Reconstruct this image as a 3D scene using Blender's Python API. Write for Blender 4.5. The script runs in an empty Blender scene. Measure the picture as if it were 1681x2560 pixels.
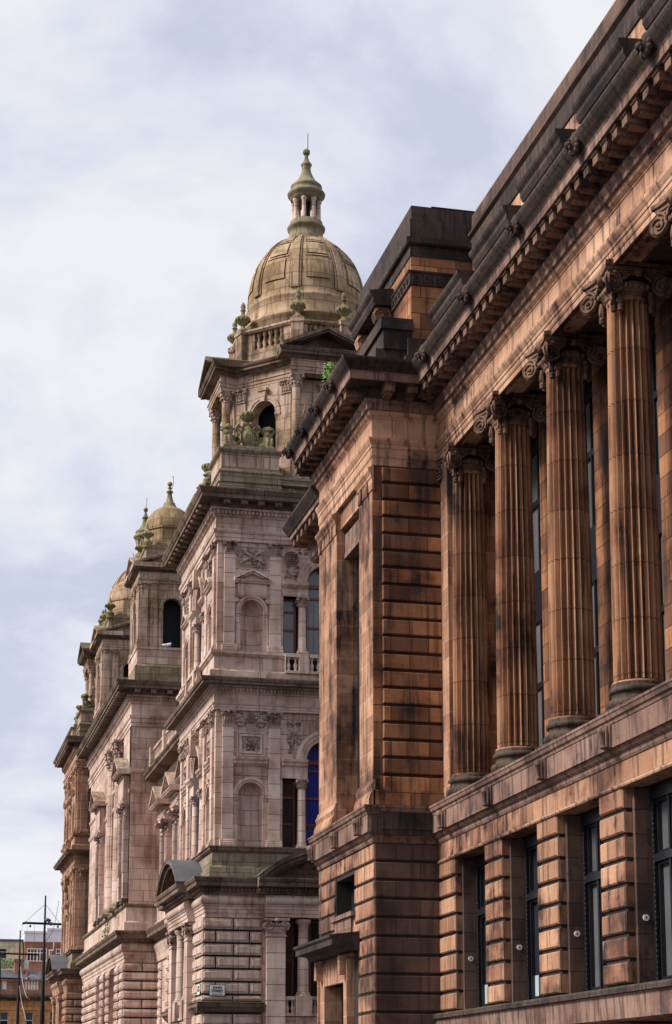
import bpy, bmesh, math, random
from math import sin, cos, pi, radians, sqrt, asin
from mathutils import Vector, Matrix

C = bpy.context.scene.collection
scene = bpy.context.scene

# ------------------------------------------------------------------ camera
F_PX, PITCH = 4700.0, radians(10.3)
YAW = math.atan(1125 / 4700 * cos(PITCH))
cam_d = bpy.data.cameras.new('camera')
cam = bpy.data.objects.new('camera', cam_d)
C.objects.link(cam)
cam_d.sensor_fit = 'VERTICAL'
cam_d.sensor_height = 36.0
cam_d.lens = 36.0 * F_PX / 2560
cam_d.shift_y = (2740 - F_PX * math.tan(PITCH) - 1280) / 2560
cam_d.clip_end = 3000
cam.location = (0, 0, 1.65)
cam.rotation_euler = (pi / 2 + PITCH, 0, -YAW)
scene.camera = cam

# ------------------------------------------------------------------ light
SUN_EL, SUN_AZ = radians(40), radians(-91)      # azimuth from +Y, clockwise: over the open left side of the street
world = bpy.data.worlds.new('World')
scene.world = world
world.use_nodes = True
wn, wl = world.node_tree.nodes, world.node_tree.links
for n in list(wn):
    wn.remove(n)


def W(t, **kw):
    n = wn.new(t)
    for k, v in kw.items():
        setattr(n, k, v)
    return n


sky = W('ShaderNodeTexSky', sky_type='NISHITA', sun_disc=False, sun_elevation=SUN_EL, sun_rotation=SUN_AZ)
tc = W('ShaderNodeTexCoord')
sepw = W('ShaderNodeSeparateXYZ')
wl.new(tc.outputs['Generated'], sepw.inputs[0])
zz = W('ShaderNodeMath', operation='MAXIMUM')
wl.new(sepw.outputs['Z'], zz.inputs[0])
zz.inputs[1].default_value = 0.0
za = W('ShaderNodeMath', operation='ADD')
wl.new(zz.outputs[0], za.inputs[0])
za.inputs[1].default_value = 0.45
cv = W('ShaderNodeVectorMath', operation='DIVIDE')
cz = W('ShaderNodeCombineXYZ')
for i in range(3):
    wl.new(za.outputs[0], cz.inputs[i])
wl.new(tc.outputs['Generated'], cv.inputs[0])
wl.new(cz.outputs[0], cv.inputs[1])
n1 = W('ShaderNodeTexNoise')
n1.inputs['Scale'].default_value = 3.9
n1.inputs['Detail'].default_value = 7
n1.inputs['Roughness'].default_value = 0.56
n1.inputs['Distortion'].default_value = 0.35
wl.new(cv.outputs[0], n1.inputs['Vector'])
n2 = W('ShaderNodeTexNoise')
n2.inputs['Scale'].default_value = 11
n2.inputs['Detail'].default_value = 8
n2.inputs['Roughness'].default_value = 0.55
wl.new(cv.outputs[0], n2.inputs['Vector'])
dt = W('ShaderNodeVectorMath', operation='DOT_PRODUCT')
wl.new(tc.outputs['Generated'], dt.inputs[0])
dt.inputs[1].default_value = Vector((-0.22, 0.80, 0.55)).normalized()
glow = W('ShaderNodeMapRange')
glow.inputs['From Min'].default_value = 0.88
glow.inputs['From Max'].default_value = 1.0
glow.inputs['To Max'].default_value = 0.16
wl.new(dt.outputs['Value'], glow.inputs['Value'])
m1 = W('ShaderNodeMath', operation='MULTIPLY_ADD')
wl.new(n2.outputs['Fac'], m1.inputs[0])
m1.inputs[1].default_value = 0.45
m1.inputs[2].default_value = -0.25
m2 = W('ShaderNodeMath', operation='ADD')
wl.new(n1.outputs['Fac'], m2.inputs[0])
wl.new(m1.outputs[0], m2.inputs[1])
m3 = W('ShaderNodeMath', operation='ADD')
wl.new(m2.outputs[0], m3.inputs[0])
wl.new(glow.outputs[0], m3.inputs[1])
hz = W('ShaderNodeMapRange', interpolation_type='SMOOTHSTEP')
wl.new(sepw.outputs['Z'], hz.inputs['Value'])
hz.inputs['From Min'].default_value = 0.17
hz.inputs['From Max'].default_value = 0.09
hz.inputs['To Min'].default_value = -0.02
hz.inputs['To Max'].default_value = 0.16
m4 = W('ShaderNodeMath', operation='ADD')
wl.new(m3.outputs[0], m4.inputs[0])
wl.new(hz.outputs[0], m4.inputs[1])
cr = W('ShaderNodeValToRGB')
cr.color_ramp.elements[0].position = 0.39
cr.color_ramp.elements[0].color = (0.615, 0.655, 0.79, 1)
cr.color_ramp.elements[1].position = 0.64
cr.color_ramp.elements[1].color = (0.92, 0.92, 0.95, 1)
e = cr.color_ramp.elements.new(0.5)
e.color = (0.765, 0.785, 0.89, 1)
wl.new(m4.outputs[0], cr.inputs[0])
bg_sky, bg_cloud = W('ShaderNodeBackground'), W('ShaderNodeBackground')
wl.new(sky.outputs[0], bg_sky.inputs['Color'])
bg_sky.inputs['Strength'].default_value = 0.10
wl.new(cr.outputs[0], bg_cloud.inputs['Color'])
bg_cloud.inputs['Strength'].default_value = 0.545
mixw, outw = W('ShaderNodeMixShader'), W('ShaderNodeOutputWorld')
mixw.inputs[0].default_value = 0.94
wl.new(bg_sky.outputs[0], mixw.inputs[1])
wl.new(bg_cloud.outputs[0], mixw.inputs[2])
wl.new(mixw.outputs[0], outw.inputs[0])

sun_d = bpy.data.lights.new('sun', 'SUN')
sun_d.energy = 3.0
sun_d.angle = radians(20)
sun_d.color = (1.0, 0.93, 0.84)
sun = bpy.data.objects.new('sun', sun_d)
C.objects.link(sun)
dsun = Vector((sin(SUN_AZ) * cos(SUN_EL), cos(SUN_AZ) * cos(SUN_EL), sin(SUN_EL)))
sun.rotation_euler = (-dsun).to_track_quat('-Z', 'Y').to_euler()

scene.view_settings.view_transform = 'Standard'
scene.view_settings.look = 'None'
scene.view_settings.gamma = 1
scene.view_settings.exposure = 0.86


# ------------------------------------------------------------------ materials
def new_mat(name):
    m = bpy.data.materials.new(name)
    m.use_nodes = True
    nt = m.node_tree
    b = nt.nodes['Principled BSDF']
    return m, nt, b


def stone(name, c1, c2, c3, row=0.5, bw=1.2, zoff=0.0, mortar=0.016, mcol=None, streak=0.3, patch=0.3, soot=(0.03, 0.025, 0.024),
          moss=0.0, mosscol=(0.075, 0.085, 0.02), bump=0.25, rough=0.85, sscale=1.0, grain=0.3):
    """ashlar: block pattern from world position, tint patches, soot streaks and blotches, moss on ledges"""
    m, nt, b = new_mat(name)
    N, L = nt.nodes, nt.links

    def nd(t, **kw):
        n = N.new(t)
        for k, v in kw.items():
            setattr(n, k, v)
        return n

    def math_(op, a, bb=None, clamp=False):
        n = nd('ShaderNodeMath', operation=op, use_clamp=clamp)
        for i, v in enumerate((a, bb)):
            if v is None:
                continue
            if isinstance(v, (int, float)):
                n.inputs[i].default_value = v
            else:
                L.new(v, n.inputs[i])
        return n.outputs[0]

    def noise(vec, scale, detail=4, rough_=0.55):
        n = nd('ShaderNodeTexNoise')
        n.inputs['Scale'].default_value = scale
        n.inputs['Detail'].default_value = detail
        n.inputs['Roughness'].default_value = rough_
        L.new(vec, n.inputs['Vector'])
        return n.outputs['Fac']

    def ramp(v, a, bb):
        n = nd('ShaderNodeMapRange', interpolation_type='SMOOTHSTEP')
        n.inputs['From Min'].default_value = a
        n.inputs['From Max'].default_value = bb
        L.new(v, n.inputs['Value'])
        return n.outputs[0]

    def mix(f, a, bb, mode='MIX'):
        n = nd('ShaderNodeMix', data_type='RGBA', blend_type=mode)
        if isinstance(f, (int, float)):
            n.inputs[0].default_value = f
        else:
            L.new(f, n.inputs[0])
        for i, v in ((6, a), (7, bb)):
            if isinstance(v, tuple):
                n.inputs[i].default_value = (*v, 1)
            else:
                L.new(v, n.inputs[i])
        return n.outputs[2]

    geo = nd('ShaderNodeNewGeometry')
    sp, sn = nd('ShaderNodeSeparateXYZ'), nd('ShaderNodeSeparateXYZ')
    L.new(geo.outputs['Position'], sp.inputs[0])
    L.new(geo.outputs['True Normal'], sn.inputs[0])
    ax, ay = math_('ABSOLUTE', sn.outputs[0]), math_('ABSOLUTE', sn.outputs[1])
    sel = math_('GREATER_THAN', ax, ay)
    u = math_('ADD', math_('MULTIPLY', sp.outputs[1], sel), math_('MULTIPLY', sp.outputs[0], math_('SUBTRACT', 1.0, sel)))
    cb = nd('ShaderNodeCombineXYZ')
    L.new(u, cb.inputs[0])
    L.new(math_('ADD', sp.outputs[2], zoff), cb.inputs[1])
    br = nd('ShaderNodeTexBrick', offset=0.5, offset_frequency=2)
    L.new(cb.outputs[0], br.inputs['Vector'])
    br.inputs['Scale'].default_value = 1.0
    br.inputs['Mortar Size'].default_value = mortar
    br.inputs['Mortar Smooth'].default_value = 0.1
    br.inputs['Bias'].default_value = 0.0
    br.inputs['Brick Width'].default_value = bw
    br.inputs['Row Height'].default_value = row
    br.inputs['Color1'].default_value = (*c1, 1)
    br.inputs['Color2'].default_value = (*c2, 1)
    br.inputs['Mortar'].default_value = (*(mcol or tuple(v * 0.45 for v in c2)), 1)
    pos = geo.outputs['Position']
    big = noise(pos, 0.55 * sscale, 5)
    mid = noise(pos, 2.3 * sscale, 6, 0.65)
    fine = noise(pos, 38, 4, 0.7)
    mp = nd('ShaderNodeMapping')
    mp.inputs['Scale'].default_value = (5.5 * sscale, 5.5 * sscale, 0.42 * sscale)
    L.new(pos, mp.inputs['Vector'])
    stk = noise(mp.outputs[0], 1.0, 5, 0.6)
    # horizontal bedding of the sandstone
    mp2 = nd('ShaderNodeMapping')
    mp2.inputs['Scale'].default_value = (0.8, 0.8, 14)
    L.new(pos, mp2.inputs['Vector'])
    bed = noise(mp2.outputs[0], 1.0, 3, 0.5)
    col = mix(ramp(big, 0.42, 0.66), br.outputs['Color'], mix(1.0, br.outputs['Color'], c3, 'MULTIPLY'))
    col = mix(math_('MULTIPLY', ramp(bed, 0.35, 0.75), 0.22), col, mix(1.0, col, (0.62, 0.55, 0.52), 'MULTIPLY'))
    g = nd('ShaderNodeMapRange')
    g.inputs['To Min'].default_value = 1 - grain
    g.inputs['To Max'].default_value = 1 + grain
    L.new(math_('ADD', math_('MULTIPLY', fine, 0.5), math_('MULTIPLY', mid, 0.5)), g.inputs['Value'])
    g.inputs['From Min'].default_value = 0.25
    g.inputs['From Max'].default_value = 0.75
    cg = nd('ShaderNodeCombineXYZ')
    for i in range(3):
        L.new(g.outputs[0], cg.inputs[i])
    col = mix(1.0, col, cg.outputs[0], 'MULTIPLY')
    s1 = math_('MULTIPLY', ramp(stk, 0.49, 0.62), streak)
    s2 = math_('MULTIPLY', ramp(math_('ADD', math_('MULTIPLY', big, 0.55), math_('MULTIPLY', mid, 0.45)), 0.50, 0.63), patch)
    sf = math_('ADD', s1, s2, clamp=True)
    col = mix(sf, col, soot)
    if moss > 0:
        up = ramp(sn.outputs[2], 0.25, 0.7)
        mf = math_('MULTIPLY', math_('MULTIPLY', up, ramp(mid, 0.35, 0.6)), moss, True)
        wallm = math_('MULTIPLY', math_('MULTIPLY', ramp(mid, 0.52, 0.68), ramp(big, 0.48, 0.62)), moss * 0.55, True)
        col = mix(math_('MAXIMUM', mf, wallm), col, mosscol)
    L.new(col, b.inputs['Base Color'])
    b.inputs['Roughness'].default_value = rough
    b.inputs['Specular IOR Level'].default_value = 0.25
    bp = nd('ShaderNodeBump')
    bp.inputs['Strength'].default_value = bump
    bp.inputs['Distance'].default_value = 0.03
    h = math_('SUBTRACT', math_('ADD', math_('MULTIPLY', fine, 0.5), mid), math_('MULTIPLY', br.outputs['Fac'], 0.8))
    L.new(h, bp.inputs['Height'])
    L.new(bp.outputs[0], b.inputs['Normal'])
    return m


def plain(name, col, rough=0.6, metal=0.0, var=0.15, scale=6.0, spec=0.4):
    m, nt, b = new_mat(name)
    N, L = nt.nodes, nt.links
    geo = N.new('ShaderNodeNewGeometry')
    n = N.new('ShaderNodeTexNoise')
    n.inputs['Scale'].default_value = scale
    n.inputs['Detail'].default_value = 5
    L.new(geo.outputs['Position'], n.inputs['Vector'])
    r = N.new('ShaderNodeValToRGB')
    r.color_ramp.elements[0].position = 0.3
    r.color_ramp.elements[1].position = 0.7
    r.color_ramp.elements[0].color = (*[max(0, v * (1 - var)) for v in col], 1)
    r.color_ramp.elements[1].color = (*[min(1, v * (1 + var)) for v in col], 1)
    L.new(n.outputs['Fac'], r.inputs[0])
    L.new(r.outputs[0], b.inputs['Base Color'])
    b.inputs['Roughness'].default_value = rough
    b.inputs['Metallic'].default_value = metal
    b.inputs['Specular IOR Level'].default_value = spec
    return m


M = {}
BR1, BR2, BR3 = (0.52, 0.295, 0.18), (0.28, 0.14, 0.085), (0.58, 0.47, 0.45)
SOOT = (0.030, 0.022, 0.020)
M['groove'] = plain('soot_in_joints', (0.022, 0.017, 0.016), 0.95)
M['brown'] = stone('brown_sandstone', BR1, BR2, BR3, row=0.476, bw=0.95, zoff=-7.52 + 0.476 * 20, mcol=(0.47, 0.33, 0.25), mortar=0.012, streak=0.6, patch=0.72, soot=SOOT, bump=0.3)
M['brown_smooth'] = stone('brown_sandstone_moulded', (0.59, 0.365, 0.245), (0.43, 0.24, 0.15), BR3, row=3.0, bw=1.7, mortar=0.008, streak=0.55, patch=0.75, soot=SOOT)
M['brown_end'] = stone('brown_sandstone_weathered_shaded', (0.46, 0.21, 0.095), (0.14, 0.065, 0.04), (0.50, 0.39, 0.36), row=0.4585, bw=1.02, zoff=-17.98 + 0.4585 * 50, streak=0.55,  # darker copy of brown: end-wall and loggia shade put in with the soot
                       patch=0.62, soot=SOOT, mortar=0.012)
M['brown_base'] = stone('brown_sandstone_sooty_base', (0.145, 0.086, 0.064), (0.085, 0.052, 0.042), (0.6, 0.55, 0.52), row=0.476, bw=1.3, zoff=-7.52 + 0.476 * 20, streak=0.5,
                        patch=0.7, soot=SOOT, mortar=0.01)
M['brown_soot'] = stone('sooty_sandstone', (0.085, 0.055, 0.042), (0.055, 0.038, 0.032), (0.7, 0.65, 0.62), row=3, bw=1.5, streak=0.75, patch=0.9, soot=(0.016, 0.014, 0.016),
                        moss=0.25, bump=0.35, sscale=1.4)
M['brown_stained'] = stone('stained_sandstone', (0.28, 0.175, 0.135), (0.21, 0.125, 0.095), (0.6, 0.5, 0.5), row=3, bw=1.85, mortar=0.01, streak=0.75, patch=0.6, soot=(0.045, 0.032, 0.032),
                           moss=0.3, sscale=1.6)
M['column'] = stone('column_sandstone', (0.45, 0.24, 0.135), (0.32, 0.155, 0.085), (0.5, 0.39, 0.37), row=1.13, bw=50, zoff=0.35, streak=0.6, patch=0.75, soot=SOOT,
                    mortar=0.012, sscale=0.9)
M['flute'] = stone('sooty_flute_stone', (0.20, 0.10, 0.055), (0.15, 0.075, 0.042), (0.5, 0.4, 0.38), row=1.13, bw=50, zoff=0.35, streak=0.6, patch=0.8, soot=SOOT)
M['capital'] = stone('capital_sandstone', (0.21, 0.12, 0.082), (0.17, 0.097, 0.066), (0.7, 0.62, 0.6), row=5, bw=9, streak=0.5, patch=0.85, soot=(0.02, 0.016, 0.016), sscale=2.0)
PK1, PK2, PK3 = (0.66, 0.49, 0.41), (0.46, 0.33, 0.275), (0.76, 0.66, 0.63)
M['pink'] = stone('pink_grey_sandstone', PK1, PK2, PK3, row=0.6, bw=1.25, streak=0.42, patch=0.36, soot=(0.14, 0.085, 0.06), bump=0.2, moss=0.0)
M['pink_smooth'] = stone('pink_grey_sandstone_moulded', (0.64, 0.48, 0.405), (0.50, 0.37, 0.31), PK3, row=4, bw=1.6, mortar=0.01, streak=0.36, patch=0.36, soot=(0.11, 0.066, 0.046), moss=0.7)
M['pink_shaft'] = stone('pink_grey_pilaster_stone', (0.67, 0.51, 0.43), (0.50, 0.37, 0.31), PK3, row=0.6, bw=40, zoff=0.2, streak=0.14, patch=0.14, soot=(0.06, 0.045, 0.04))
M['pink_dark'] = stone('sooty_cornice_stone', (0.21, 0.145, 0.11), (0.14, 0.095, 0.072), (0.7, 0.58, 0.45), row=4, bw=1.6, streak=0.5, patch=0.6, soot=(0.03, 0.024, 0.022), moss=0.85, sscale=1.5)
M['pink_moss'] = stone('mossy_stone', (0.30, 0.235, 0.185), (0.23, 0.18, 0.13), (0.75, 0.7, 0.5), row=0.42, bw=1.3, streak=0.4, patch=0.45, soot=(0.045, 0.042, 0.028), moss=1.0,
                       mosscol=(0.115, 0.11, 0.035), sscale=1.3)
M['pink_carved'] = stone('carved_stone', (0.44, 0.325, 0.28), (0.37, 0.265, 0.225), PK3, row=4, bw=5, streak=0.3, patch=0.95, soot=(0.06, 0.04, 0.033), sscale=2.2)
M['moss_carving'] = stone('moss_covered_carving', (0.27, 0.225, 0.13), (0.21, 0.17, 0.095), (0.7, 0.7, 0.5), row=9, bw=9, streak=0.4, patch=0.8, soot=(0.04, 0.034, 0.018), moss=0.8,
                          mosscol=(0.17, 0.165, 0.04), sscale=2.5)
M['tan'] = stone('tan_tower_stone', (0.53, 0.385, 0.30), (0.38, 0.265, 0.20), (0.72, 0.64, 0.5), row=0.55, bw=1.1, streak=0.5, patch=0.5, soot=(0.06, 0.045, 0.036), moss=0.6,
                 mosscol=(0.12, 0.115, 0.04))
M['dome'] = stone('dome_stone', (0.49, 0.345, 0.225), (0.33, 0.22, 0.135), (0.66, 0.64, 0.46), row=0.62, bw=0.9, streak=0.5, patch=0.4, soot=(0.085, 0.055, 0.035), moss=0.4,
                  mosscol=(0.15, 0.125, 0.045), mortar=0.014)
M['lantern'] = stone('lantern_stone', (0.27, 0.225, 0.145), (0.23, 0.19, 0.12), (0.75, 0.75, 0.6), row=4, bw=8, streak=0.5, patch=0.5, soot=(0.06, 0.055, 0.04), moss=0.4,
                     mosscol=(0.20, 0.26, 0.17))
M['warm'] = stone('warm_pink_sandstone', (0.50, 0.315, 0.22), (0.36, 0.215, 0.15), (0.75, 0.62, 0.52), row=0.6, bw=1.25, streak=0.3, patch=0.3, soot=(0.06, 0.042, 0.036), moss=0.2)
M['lead'] = plain('lead_roof', (0.10, 0.105, 0.115), 0.5, 0.1, 0.2, 1.5)
M['glass'] = plain('dark_glass', (0.018, 0.022, 0.028), 0.07, 0.0, 0.3, 1.2, 0.6)
M['blind'] = plain('blue_blind_glass', (0.012, 0.022, 0.17), 0.25, 0.0, 0.12, 2.0, 0.4)
M['paleglass'] = plain('curtained_glass', (0.10, 0.105, 0.11), 0.12, 0.0, 0.25, 0.8, 0.6)
M['palepanel'] = plain('pale_window_panel', (0.36, 0.48, 0.49), 0.35, 0.0, 0.08, 2.0)
M['frame'] = plain('black_window_frame', (0.012, 0.012, 0.016), 0.35)
M['redframe'] = plain('red_brown_window_frame', (0.13, 0.03, 0.015), 0.4)
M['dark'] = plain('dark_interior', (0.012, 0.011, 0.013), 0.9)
M['iron'] = plain('black_iron', (0.008, 0.009, 0.014), 0.65, 0.0, 0.2, 4, 0.15)
M['lamp'] = plain('grey_lamp_housing', (0.055, 0.075, 0.11), 0.45, 0.2)
M['wire'] = plain('pale_cable', (0.40, 0.38, 0.34), 0.6)
M['signwhite'] = plain('white_enamel', (0.68, 0.69, 0.71), 0.3, 0, 0.06)
M['signblack'] = plain('black_enamel', (0.012, 0.012, 0.014), 0.35)
M['discwhite'] = plain('white_plastic', (0.75, 0.70, 0.64), 0.4, 0, 0.05)
M['cloth'] = plain('white_plastic_bag', (0.7, 0.74, 0.8), 0.5, 0, 0.1)
M['leaf'] = plain('weed_leaf', (0.13, 0.30, 0.04), 0.6, 0, 0.5, 20)
M['leaf_dull'] = plain('dull_weed_leaf', (0.12, 0.19, 0.05), 0.6, 0, 0.5, 20)
M['orange'] = stone('orange_sandstone', (0.72, 0.36, 0.14), (0.62, 0.29, 0.11), (0.85, 0.7, 0.6), row=0.5, bw=1.2, streak=0.35, patch=0.3, soot=(0.06, 0.03, 0.02))
M['brick'] = stone('red_brick', (0.42, 0.21, 0.13), (0.30, 0.14, 0.09), (0.8, 0.7, 0.65), row=0.11, bw=0.32, mortar=0.012, mcol=(0.30, 0.2, 0.16), streak=0.25, patch=0.3)
M['palewall'] = stone('pale_rendered_wall', (0.64, 0.64, 0.52), (0.56, 0.57, 0.44), (0.85, 0.88, 0.75), row=1.2, bw=3.5, streak=0.2, patch=0.1)
M['metal_roof'] = plain('pale_blue_cladding', (0.66, 0.69, 0.78), 0.45, 0.0, 0.06, 0.6)
M['slate'] = plain('slate_roof', (0.08, 0.075, 0.095), 0.6, 0, 0.3, 3)
M['white'] = plain('white_paint', (0.72, 0.70, 0.66), 0.5, 0, 0.06)
M['asphalt'] = plain('asphalt', (0.055, 0.055, 0.058), 0.9, 0, 0.3, 9)
M['paving'] = stone('paving_flags', (0.15, 0.145, 0.14), (0.12, 0.115, 0.11), (0.9, 0.9, 0.9), row=0.6, bw=0.6, streak=0, patch=0.2)


# ------------------------------------------------------------------ mesh builder
class Fr:
    """elevation frame: u along the face, d out of it, z up. 'S': street face (looks to -X), 'E': end wall (looks to -Y), 'N','W' the other two"""

    def __init__(s, kind, at, u0=0.0):
        s.k, s.at, s.u0 = kind, at, u0

    def p(s, u, d, z):
        if s.k == 'S':
            return (s.at - d, s.u0 + u, z)
        if s.k == 'E':
            return (s.u0 + u, s.at - d, z)
        if s.k == 'N':
            return (s.u0 + u, s.at + d, z)
        return (s.at + d, s.u0 + u, z)


class FrV(Fr):
    """free frame: origin, unit u vector, outward normal"""

    def __init__(s, o, uv, nv):
        s.o, s.uv, s.nv = o, uv, nv

    def p(s, u, d, z):
        return (s.o[0] + u * s.uv[0] + d * s.nv[0], s.o[1] + u * s.uv[1] + d * s.nv[1], z)


class MB:
    def __init__(s):
        s.v, s.f, s.sm = [], [], []

    def add(s, vs, fs, smooth=False):
        o = len(s.v)
        s.v += [tuple(q) for q in vs]
        s.f += [tuple(i + o for i in f) for f in fs]
        s.sm += [smooth] * len(fs)

    def box(s, F, u0, u1, d0, d1, z0, z1):
        vs = [F.p(u, d, z) for z in (z0, z1) for d in (d0, d1) for u in (u0, u1)]
        s.add(vs, [(0, 1, 3, 2), (4, 6, 7, 5), (0, 4, 5, 1), (2, 3, 7, 6), (0, 2, 6, 4), (1, 5, 7, 3)])

    def block(s, F, u0, u1, d0, d1, z0, z1, b=0.03, bu=None):
        """rusticated block: bevelled front"""
        bu = b if bu is None else bu
        back = [F.p(u, d0, z) for u, z in ((u0, z0), (u1, z0), (u1, z1), (u0, z1))]
        mid = [F.p(u, d1 - b, z) for u, z in ((u0, z0), (u1, z0), (u1, z1), (u0, z1))]
        fr = [F.p(u, d1, z) for u, z in ((u0 + bu, z0 + b), (u1 - bu, z0 + b), (u1 - bu, z1 - b), (u0 + bu, z1 - b))]
        fs = [(8, 9, 10, 11)]
        for i in range(4):
            j = (i + 1) % 4
            fs += [(i, j, 4 + j, 4 + i), (4 + i, 4 + j, 8 + j, 8 + i)]
        s.add(back + mid + fr, fs)

    def pblock(s, F, u0, u1, d0, d1, z0, z1, b=0.06):
        """block with a second, raised bevelled panel in its face (bossed rustication)"""
        s.block(F, u0, u1, d0, d1, z0, z1, 0.025)
        s.block(F, u0 + b, u1 - b, d1, d1 + 0.045, z0 + b, z1 - b, 0.035)

    def prism(s, F, pts, d0, d1):
        n = len(pts)
        vs = [F.p(u, d0, z) for u, z in pts] + [F.p(u, d1, z) for u, z in pts]
        fs = [tuple(range(n)), tuple(range(2 * n - 1, n - 1, -1))]
        fs += [(i, (i + 1) % n, n + (i + 1) % n, n + i) for i in range(n)]
        s.add(vs, fs)

    def profile(s, F, prof, u0, u1, close=True):
        """moulding: (d,z) profile swept straight along u"""
        n = len(prof)
        vs = [F.p(u0, d, z) for d, z in prof] + [F.p(u1, d, z) for d, z in prof]
        fs = [(i, i + 1, n + i + 1, n + i) for i in range(n - 1)]
        if close:
            fs += [tuple(range(n)), tuple(range(2 * n - 1, n - 1, -1))]
        s.add(vs, fs)

    def ring(s, poly, prof, closed=True):
        """moulding swept round a plan polygon (counter-clockwise seen from above), mitred; prof (d outward, z)"""
        n = len(poly)
        P = [Vector(q) for q in poly]
        nr = []
        for i in range(n):
            def en(a, b):
                t = (b - a).normalized()
                return Vector((t.y, -t.x))
            if closed or 0 < i < n - 1:
                a, b = en(P[i - 1], P[i]), en(P[i], P[(i + 1) % n])
            elif i == 0:
                a = b = en(P[0], P[1])
            else:
                a = b = en(P[-2], P[-1])
            m = (a + b)
            m = m / max(0.2, m.dot(a)) if m.length > 1e-6 else a
            nr.append(m)
        k = len(prof)
        vs = [(P[i].x + nr[i].x * d, P[i].y + nr[i].y * d, z) for i in range(n) for d, z in prof]
        fs = []
        for i in range(n if closed else n - 1):
            j = (i + 1) % n
            for q in range(k - 1):
                fs.append((i * k + q, j * k + q, j * k + q + 1, i * k + q + 1))
        if not closed:
            fs += [tuple(range(k)), tuple(range((n - 1) * k, n * k))]
        s.add(vs, fs)

    def cap(s, poly, z):
        s.add([(x, y, z) for x, y in poly], [tuple(range(len(poly)))])

    def lathe(s, c, prof, n=24, smooth=True, flutes=0, fd=0.0, ph=0.0):
        k = len(prof)
        m = n
        vs, fs = [], []
        for r, z in prof:
            for i in range(m):
                a = 2 * pi * i / m + ph
                rr = r
                if flutes and fd:
                    t = (i * flutes / m + 0.5) % 1.0
                    rr = r * (1 - fd * (max(0.0, sin(pi * t)) ** 0.6 if 0.12 < t < 0.88 else 0.0))
                vs.append((c[0] + rr * cos(a), c[1] + rr * sin(a), z))
        for q in range(k - 1):
            for i in range(m):
                j = (i + 1) % m
                fs.append((q * m + i, q * m + j, (q + 1) * m + j, (q + 1) * m + i))
        s.add(vs, fs, smooth)
        s.add(vs[:m], [tuple(range(m))])
        s.add(vs[-m:], [tuple(range(m))])

    def tube(s, pts, r, n=8, r1=None):
        P = [Vector(q) for q in pts]
        r1 = r if r1 is None else r1
        vs, fs = [], []
        for i, q in enumerate(P):
            t = (P[min(i + 1, len(P) - 1)] - P[max(i - 1, 0)]).normalized()
            a = t.orthogonal().normalized() if abs(t.z) < 0.99 else Vector((1, 0, 0))
            if abs(t.z) < 0.99:
                a = t.cross(Vector((0, 0, 1))).normalized()
            b = t.cross(a)
            rr = r + (r1 - r) * i / max(1, len(P) - 1)
            for k in range(n):
                an = 2 * pi * k / n
                vs.append(q + a * rr * cos(an) + b * rr * sin(an))
        for i in range(len(P) - 1):
            for k in range(n):
                j = (k + 1) % n
                fs.append((i * n + k, i * n + j, (i + 1) * n + j, (i + 1) * n + k))
        fs += [tuple(range(n)), tuple(range((len(P) - 1) * n, len(P) * n))]
        s.add(vs, fs, True)

    def ell(s, c, r, rot=None, nu=10, nv=7):
        vs, fs = [], []
        R = rot or Matrix.Identity(3)
        for j in range(nv + 1):
            th = pi * j / nv
            for i in range(nu):
                ph = 2 * pi * i / nu
                q = R @ Vector((r[0] * sin(th) * cos(ph), r[1] * sin(th) * sin(ph), r[2] * cos(th)))
                vs.append((c[0] + q.x, c[1] + q.y, c[2] + q.z))
        for j in range(nv):
            for i in range(nu):
                k = (i + 1) % nu
                fs.append((j * nu + i, j * nu + k, (j + 1) * nu + k, (j + 1) * nu + i))
        s.add(vs, fs, True)

    def arch(s, F, uc, zs, r0, r1, d0, d1, a0=0.0, a1=pi, n=18):
        """voussoir band between two radii"""
        vs, fs = [], []
        for i in range(n + 1):
            a = a0 + (a1 - a0) * i / n
            for r, d in ((r0, d0), (r0, d1), (r1, d1), (r1, d0)):
                vs.append(F.p(uc - r * cos(a), d, zs + r * sin(a)))
        for i in range(n):
            for k in range(4):
                q = (k + 1) % 4
                fs.append((i * 4 + k, i * 4 + q, i * 4 + 4 + q, i * 4 + 4 + k))
        fs += [(0, 1, 2, 3), tuple(n * 4 + k for k in range(4))]
        s.add(vs, fs)

    def spandrel(s, F, u0, u1, zs, zt, uc, r, d0, d1, n=16):
        """wall over a round arch: between the arch and a level top"""
        for i in range(n):
            a, b = pi * i / n, pi * (i + 1) / n
            s.prism(F, [(uc - r * cos(a), zs + r * sin(a)), (uc - r * cos(b), zs + r * sin(b)), (uc - r * cos(b), zt), (uc - r * cos(a), zt)], d0, d1)
        if uc - r > u0 + 1e-4:
            s.box(F, u0, uc - r, d0, d1, zs, zt)
        if u1 > uc + r + 1e-4:
            s.box(F, uc + r, u1, d0, d1, zs, zt)

    def disc(s, F, uc, zc, r, d0, d1, n=20):
        s.prism(F, [(uc + r * cos(2 * pi * i / n), zc + r * sin(2 * pi * i / n)) for i in range(n)], d0, d1)

    def spiral(s, F, uc, zc, r, d, w, turns=2.3, hand=1, n=30, start=pi / 2):
        pts = []
        for i in range(n + 1):
            t = i / n
            rr = r * (1 - 0.82 * t)
            a = start + hand * turns * 2 * pi * t
            pts.append(F.p(uc + rr * cos(a), d, zc + rr * sin(a)))
        s.tube(pts, w, 6, w * 0.55)

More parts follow.
